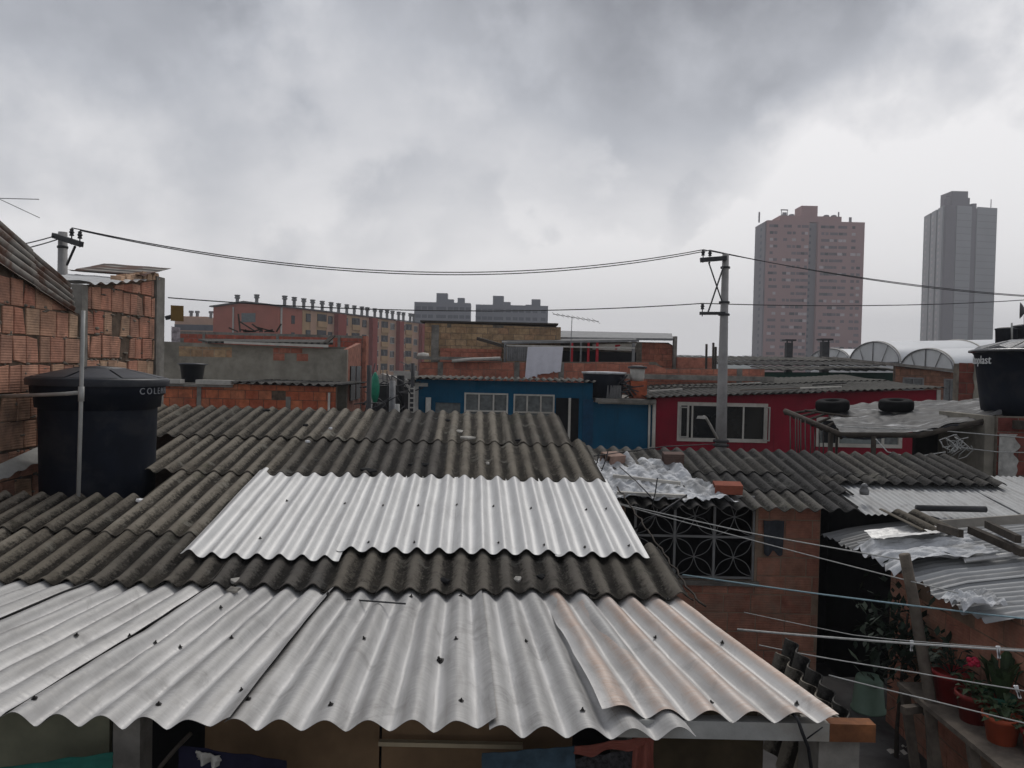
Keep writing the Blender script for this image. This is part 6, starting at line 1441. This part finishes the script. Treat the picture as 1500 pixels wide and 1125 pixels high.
# second tower, seen on its corner
T2D = 300
c0, c1, c2 = W(1352, 420, T2D + 22), W(1380, 420, T2D), W(1456, 420, T2D + 4)
tz2, tzl = fz(1420, 301, T2D), fz(1356, 318, T2D + 22)
tw2 = thing('tower_block', 'plain grey tower block with vertical bands seen on its corner at the far right', 'tower block', (c1.x, T2D, 0))
def prism(pts, z0, z1, name, mat, par): 
    return MB().poly([V3((p[0], p[1], z0)) for p in pts], (0, 0, z1 - z0)).build(name, mat, par)
dd = V3((c0.x - c1.x, 22, 0)); c3 = V3((c2.x + dd.x, c2.y + 22, 0))
pxp = lambda px: V3((fx(px, 420, T2D + 4 * (px - 1380) / 76), T2D + 4 * (px - 1380) / 76, 0))
prism([(c1.x, c1.y), (c2.x, c2.y), (c3.x, c3.y), (c0.x, c0.y)], 0, tz2 - .6, 'core', m_tg, tw2)
for (a, b_, out, mt) in ((1382, 1397, .2, m_tg), (1397.3, 1419, .4, m_tgl), (1427, 1456, .4, m_tgl)):
    p, q = pxp(a), pxp(b_); prism([(p.x, p.y - out), (q.x, q.y - out), (q.x, q.y - .005), (p.x, p.y - .005)], 0, tz2, 'facade_band', mt, tw2)
mb = MB()
for r in range(24):
    z = tz2 - 3 - 2.55 * r
    for (a, b_) in ((1383, 1396), (1398, 1418), (1428, 1455)):
        p, q = pxp(a), pxp(b_); mb.hexa([p + V3((0, -.46, z)), q + V3((0, -.46, z)), q + V3((0, -.42, z)), p + V3((0, -.42, z)), p + V3((0, -.46, z + .15)), q + V3((0, -.46, z + .15)), q + V3((0, -.42, z + .15)), p + V3((0, -.42, z + .15))])
mb.build('floor_lines', m_tg, tw2)
# left face bands and window dashes
ld = dd.normalized(); ln = V3((-ld.y, ld.x, 0))
if ln.x > 0: ln = -ln
Lf = dd.length
for (a, b_, mt) in ((.02, .25, m_tgl), (.33, .58, m_tgl), (.64, .98, m_tgl)):
    p, q = V3((c1.x, c1.y, 0)) + ld * Lf * a, V3((c1.x, c1.y, 0)) + ld * Lf * b_
    MB().hexa([p + ln * .6, q + ln * .6, q + ln * .01, p + ln * .01] + [v + V3((0, 0, tz2 - .3)) for v in (p + ln * .6, q + ln * .6, q + ln * .01, p + ln * .01)]).build('side_band', mt, tw2)
mb = MB(); proto = None
for r in range(24):
    z = tz2 - 3 - 2.55 * r
    for a in (.13, .45, .80):
        p = V3((c1.x, c1.y, z)) + ld * Lf * a + ln * .63; q = p + ld * 1.6; mt = m_twl
        if proto is None: proto = MB().hexa([p, q, q - ln * .02, p - ln * .02] + [v + V3((0, 0, 1.1)) for v in (p, q, q - ln * .02, p - ln * .02)]).build('window', m_twl, tw2); po = p
        else: o = proto.copy(); COL.objects.link(o); o.parent = tw2; o.location = p - po
mid = V3((fx(1405, 295, T2D + 6), T2D + 6, 0))
MB().box(fx(1394, 290, T2D + 6), fx(1418, 290, T2D + 6), T2D + 6, T2D + 14, tz2 - .5, fz(1407, 280, T2D + 6)).build('lift_house', m_tg, tw2)
MB().box(fx(1418, 290, T2D + 6) + .01, fx(1423, 290, T2D + 6), T2D + 7, T2D + 13, tz2 - .5, fz(1420, 289, T2D + 6)).build('lift_house', m_tg, tw2)
MB().box(fx(1425, 290, T2D + 6), fx(1431, 290, T2D + 6), T2D + 6, T2D + 9, tz2 - .5, fz(1428, 298, T2D + 6)).build('roof_hut', m_tg, tw2)
mb = MB(); mb.box(fx(1386, 290, T2D + 6), fx(1387, 290, T2D + 6), T2D + 6, T2D + 6.3, tz2 - 2, fz(1388, 288, T2D + 6)); mb.box(fx(1385, 290, T2D + 6), fx(1392, 290, T2D + 6), T2D + 6, T2D + 6.6, fz(1388, 288, T2D + 6), fz(1388, 286, T2D + 6)); mb.box(fx(1385, 290, T2D + 6), fx(1389, 290, T2D + 6), T2D + 6.7, T2D + 8, fz(1388, 298, T2D + 6), fz(1388, 291, T2D + 6)); mb.build('aerial_frame', m_tg, tw2)
MB().box(fx(1452, 295, T2D + 6) - .12, fx(1452, 295, T2D + 6) + .12, T2D + 6, T2D + 6.2, tz2 - 1, fz(1452, 292, T2D + 6)).build('antenna', m_tg, tw2)

# ------------------------------------------------------------------ sky, light, air
wd = bpy.data.worlds.new('World'); scene.world = wd; wd.use_nodes = True
nt = wd.node_tree; N = nt.nodes; Lk = nt.links
for x in list(N): N.remove(x)
def nd(t, **k):
    x = N.new(t)
    for a, b_ in k.items(): setattr(x, a, b_)
    return x
def mth(op, a, b_=0.0, c=None, clamp=False):
    x = nd('ShaderNodeMath', operation=op); x.use_clamp = clamp
    for i, v in enumerate((a, b_) if c is None else (a, b_, c)):
        if isinstance(v, (int, float)): x.inputs[i].default_value = v
        else: Lk.new(v, x.inputs[i])
    return x.outputs[0]
SUN_EL, SUN_ROT = R(52), R(16)
sky = nd('ShaderNodeTexSky', sky_type='NISHITA'); sky.sun_disc = False; sky.sun_elevation = SUN_EL; sky.sun_rotation = SUN_ROT; sky.air_density = 1.5; sky.dust_density = 3
bg1 = nd('ShaderNodeBackground'); Lk.new(sky.outputs[0], bg1.inputs[0]); bg1.inputs[1].default_value = .06
tc = nd('ShaderNodeTexCoord'); dirn = tc.outputs['Generated']
nrm = nd('ShaderNodeVectorMath', operation='NORMALIZE'); Lk.new(dirn, nrm.inputs[0]); dv = nrm.outputs[0]
sp = nd('ShaderNodeSeparateXYZ'); Lk.new(dv, sp.inputs[0])
zc = mth('MAXIMUM', sp.outputs[2], 0.0)
den = mth('ADD', zc, .22)
cx = mth('DIVIDE', sp.outputs[0], den); cy = mth('DIVIDE', sp.outputs[1], den)
cb = nd('ShaderNodeCombineXYZ'); Lk.new(cx, cb.inputs[0]); Lk.new(cy, cb.inputs[1])
def wnoise(scale, det, rough, dist=0.0, off=(0, 0, 0)):
    mp = nd('ShaderNodeMapping'); mp.inputs['Location'].default_value = off; Lk.new(cb.outputs[0], mp.inputs[0])
    x = nd('ShaderNodeTexNoise'); x.inputs['Scale'].default_value = scale; x.inputs['Detail'].default_value = det; x.inputs['Roughness'].default_value = rough; x.inputs['Distortion'].default_value = dist
    Lk.new(mp.outputs[0], x.inputs['Vector']); return x.outputs['Fac']
# warp the direction a little so that the big cloud masses get ragged edges
wn = nd('ShaderNodeTexNoise'); wn.inputs['Scale'].default_value = 3.2; wn.inputs['Detail'].default_value = 8; wn.inputs['Roughness'].default_value = .56; Lk.new(dv, wn.inputs['Vector'])
w1 = nd('ShaderNodeVectorMath', operation='SUBTRACT'); Lk.new(wn.outputs['Color'], w1.inputs[0]); w1.inputs[1].default_value = (.5, .5, .5)
w2 = nd('ShaderNodeVectorMath', operation='SCALE'); Lk.new(w1.outputs[0], w2.inputs[0]); w2.inputs['Scale'].default_value = .17
w3 = nd('ShaderNodeVectorMath', operation='ADD'); Lk.new(dv, w3.inputs[0]); Lk.new(w2.outputs[0], w3.inputs[1])
def spot(px, py, deg, amp, warp=True, sharp=False):
    d = ray(px, py).normalized(); x = nd('ShaderNodeVectorMath', operation='DOT_PRODUCT'); Lk.new((w3.outputs[0] if warp else dv), x.inputs[0]); x.inputs[1].default_value = d
    r = nd('ShaderNodeMapRange', interpolation_type='SMOOTHSTEP'); Lk.new(x.outputs['Value'], r.inputs[0]); r.inputs[1].default_value = math.cos(R(deg)); r.inputs[2].default_value = math.cos(R(deg * (.6 if sharp else .1))); r.inputs[3].default_value = 0; r.inputs[4].default_value = amp
    return r.outputs[0]
ramp = nd('ShaderNodeValToRGB'); Lk.new(zc, ramp.inputs[0]); e = ramp.color_ramp.elements
for k in range(4): e.new(.5)
for k, (p, v) in enumerate(((0, 1.3), (.10, 1.06), (.24, .83), (.45, .60), (.7, .44), (1, .44))): e[k].position = p; e[k].color = (v, v, v, 1)
Ls = ramp.outputs[0]
SPOTS = [(1370, 250, 16, .46), (1430, 360, 14, .14), (1120, 340, 15, .12), (790, 290, 9, .13), (560, 270, 11, .06), (400, 180, 10, .03), (1250, 20, 27, -.29), (860, 60, 24, -.17), (640, 110, 13, -.06), (1480, 60, 16, -.15), (300, 0, 24, -.05), (1120, 210, 7, -.10), (60, 140, 18, -.15), (660, 365, 10, -.08), (150, 340, 22, -.20), (760, 245, 6, -.05), (820, 370, 9, -.05), (950, 450, 16, .05)]
for s_ in SPOTS: Ls = mth('ADD', Ls, spot(*s_))
n1 = wnoise(.9, 8, .55, .3, (3.1, 1.7, 0)); n2 = wnoise(2.4, 9, .6, .4, (7.3, 2.2, 0))
Ls = mth('ADD', Ls, mth('MULTIPLY', mth('SUBTRACT', n1, .5), .34)); Ls = mth('ADD', Ls, mth('MULTIPLY', mth('SUBTRACT', n2, .5), .11))
bk = nd('ShaderNodeMapRange'); Lk.new(sp.outputs[1], bk.inputs[0]); bk.inputs[1].default_value = -.35; bk.inputs[2].default_value = .45; bk.inputs[3].default_value = .5; bk.inputs[4].default_value = 1.0
Ls = mth('MULTIPLY', Ls, bk.outputs[0])   # unseen sky behind the viewer darkened to dim the light on the scene
cr = nd('ShaderNodeValToRGB'); Lk.new(Ls, cr.inputs[0]); e = cr.color_ramp.elements
for k in range(2): e.new(.5)
for k, (p, c) in enumerate(((.0, (.0, .0, .0)), (.26, (.24, .252, .285)), (.45, (.435, .45, .49)), (.85, (.85, .84, .85)))): e[k].position = p; e[k].color = (*c, 1)
bg2 = nd('ShaderNodeBackground'); Lk.new(cr.outputs[0], bg2.inputs[0]); bg2.inputs[1].default_value = 1.0
mx = nd('ShaderNodeMixShader'); mx.inputs[0].default_value = .94; Lk.new(bg1.outputs[0], mx.inputs[1]); Lk.new(bg2.outputs[0], mx.inputs[2])
out = nd('ShaderNodeOutputWorld'); Lk.new(mx.outputs[0], out.inputs[0])
sd = bpy.data.lights.new('sun', 'SUN'); sd.energy = 1.25; sd.angle = R(24); sd.color = (1, .97, .93)
so = bpy.data.objects.new('sun', sd); COL.objects.link(so)
sdir = V3((math.sin(SUN_ROT) * math.cos(SUN_EL), math.cos(SUN_ROT) * math.cos(SUN_EL), math.sin(SUN_EL))); so.rotation_euler = sdir.to_track_quat('Z', 'Y').to_euler()
if HAZE:
    hm = bpy.data.materials.new('haze'); hm.use_nodes = True; hn = hm.node_tree.nodes; hn.clear()
    pv = hn.new('ShaderNodeVolumePrincipled'); pv.inputs['Color'].default_value = (.93, .95, 1, 1); pv.inputs['Density'].default_value = HAZE; ho = hn.new('ShaderNodeOutputMaterial'); hm.node_tree.links.new(pv.outputs[0], ho.inputs['Volume'])
    hb = MB().box(-1350, 1350, -80, 1150, -1.9, 82); o = hb.build('haze', hm); tag(o, 'thin grey haze filling the air over the town', 'haze', kind='stuff')
vs_ = scene.view_settings; vs_.view_transform = 'Standard'; vs_.look = 'None'; vs_.exposure = .25; vs_.gamma = 1
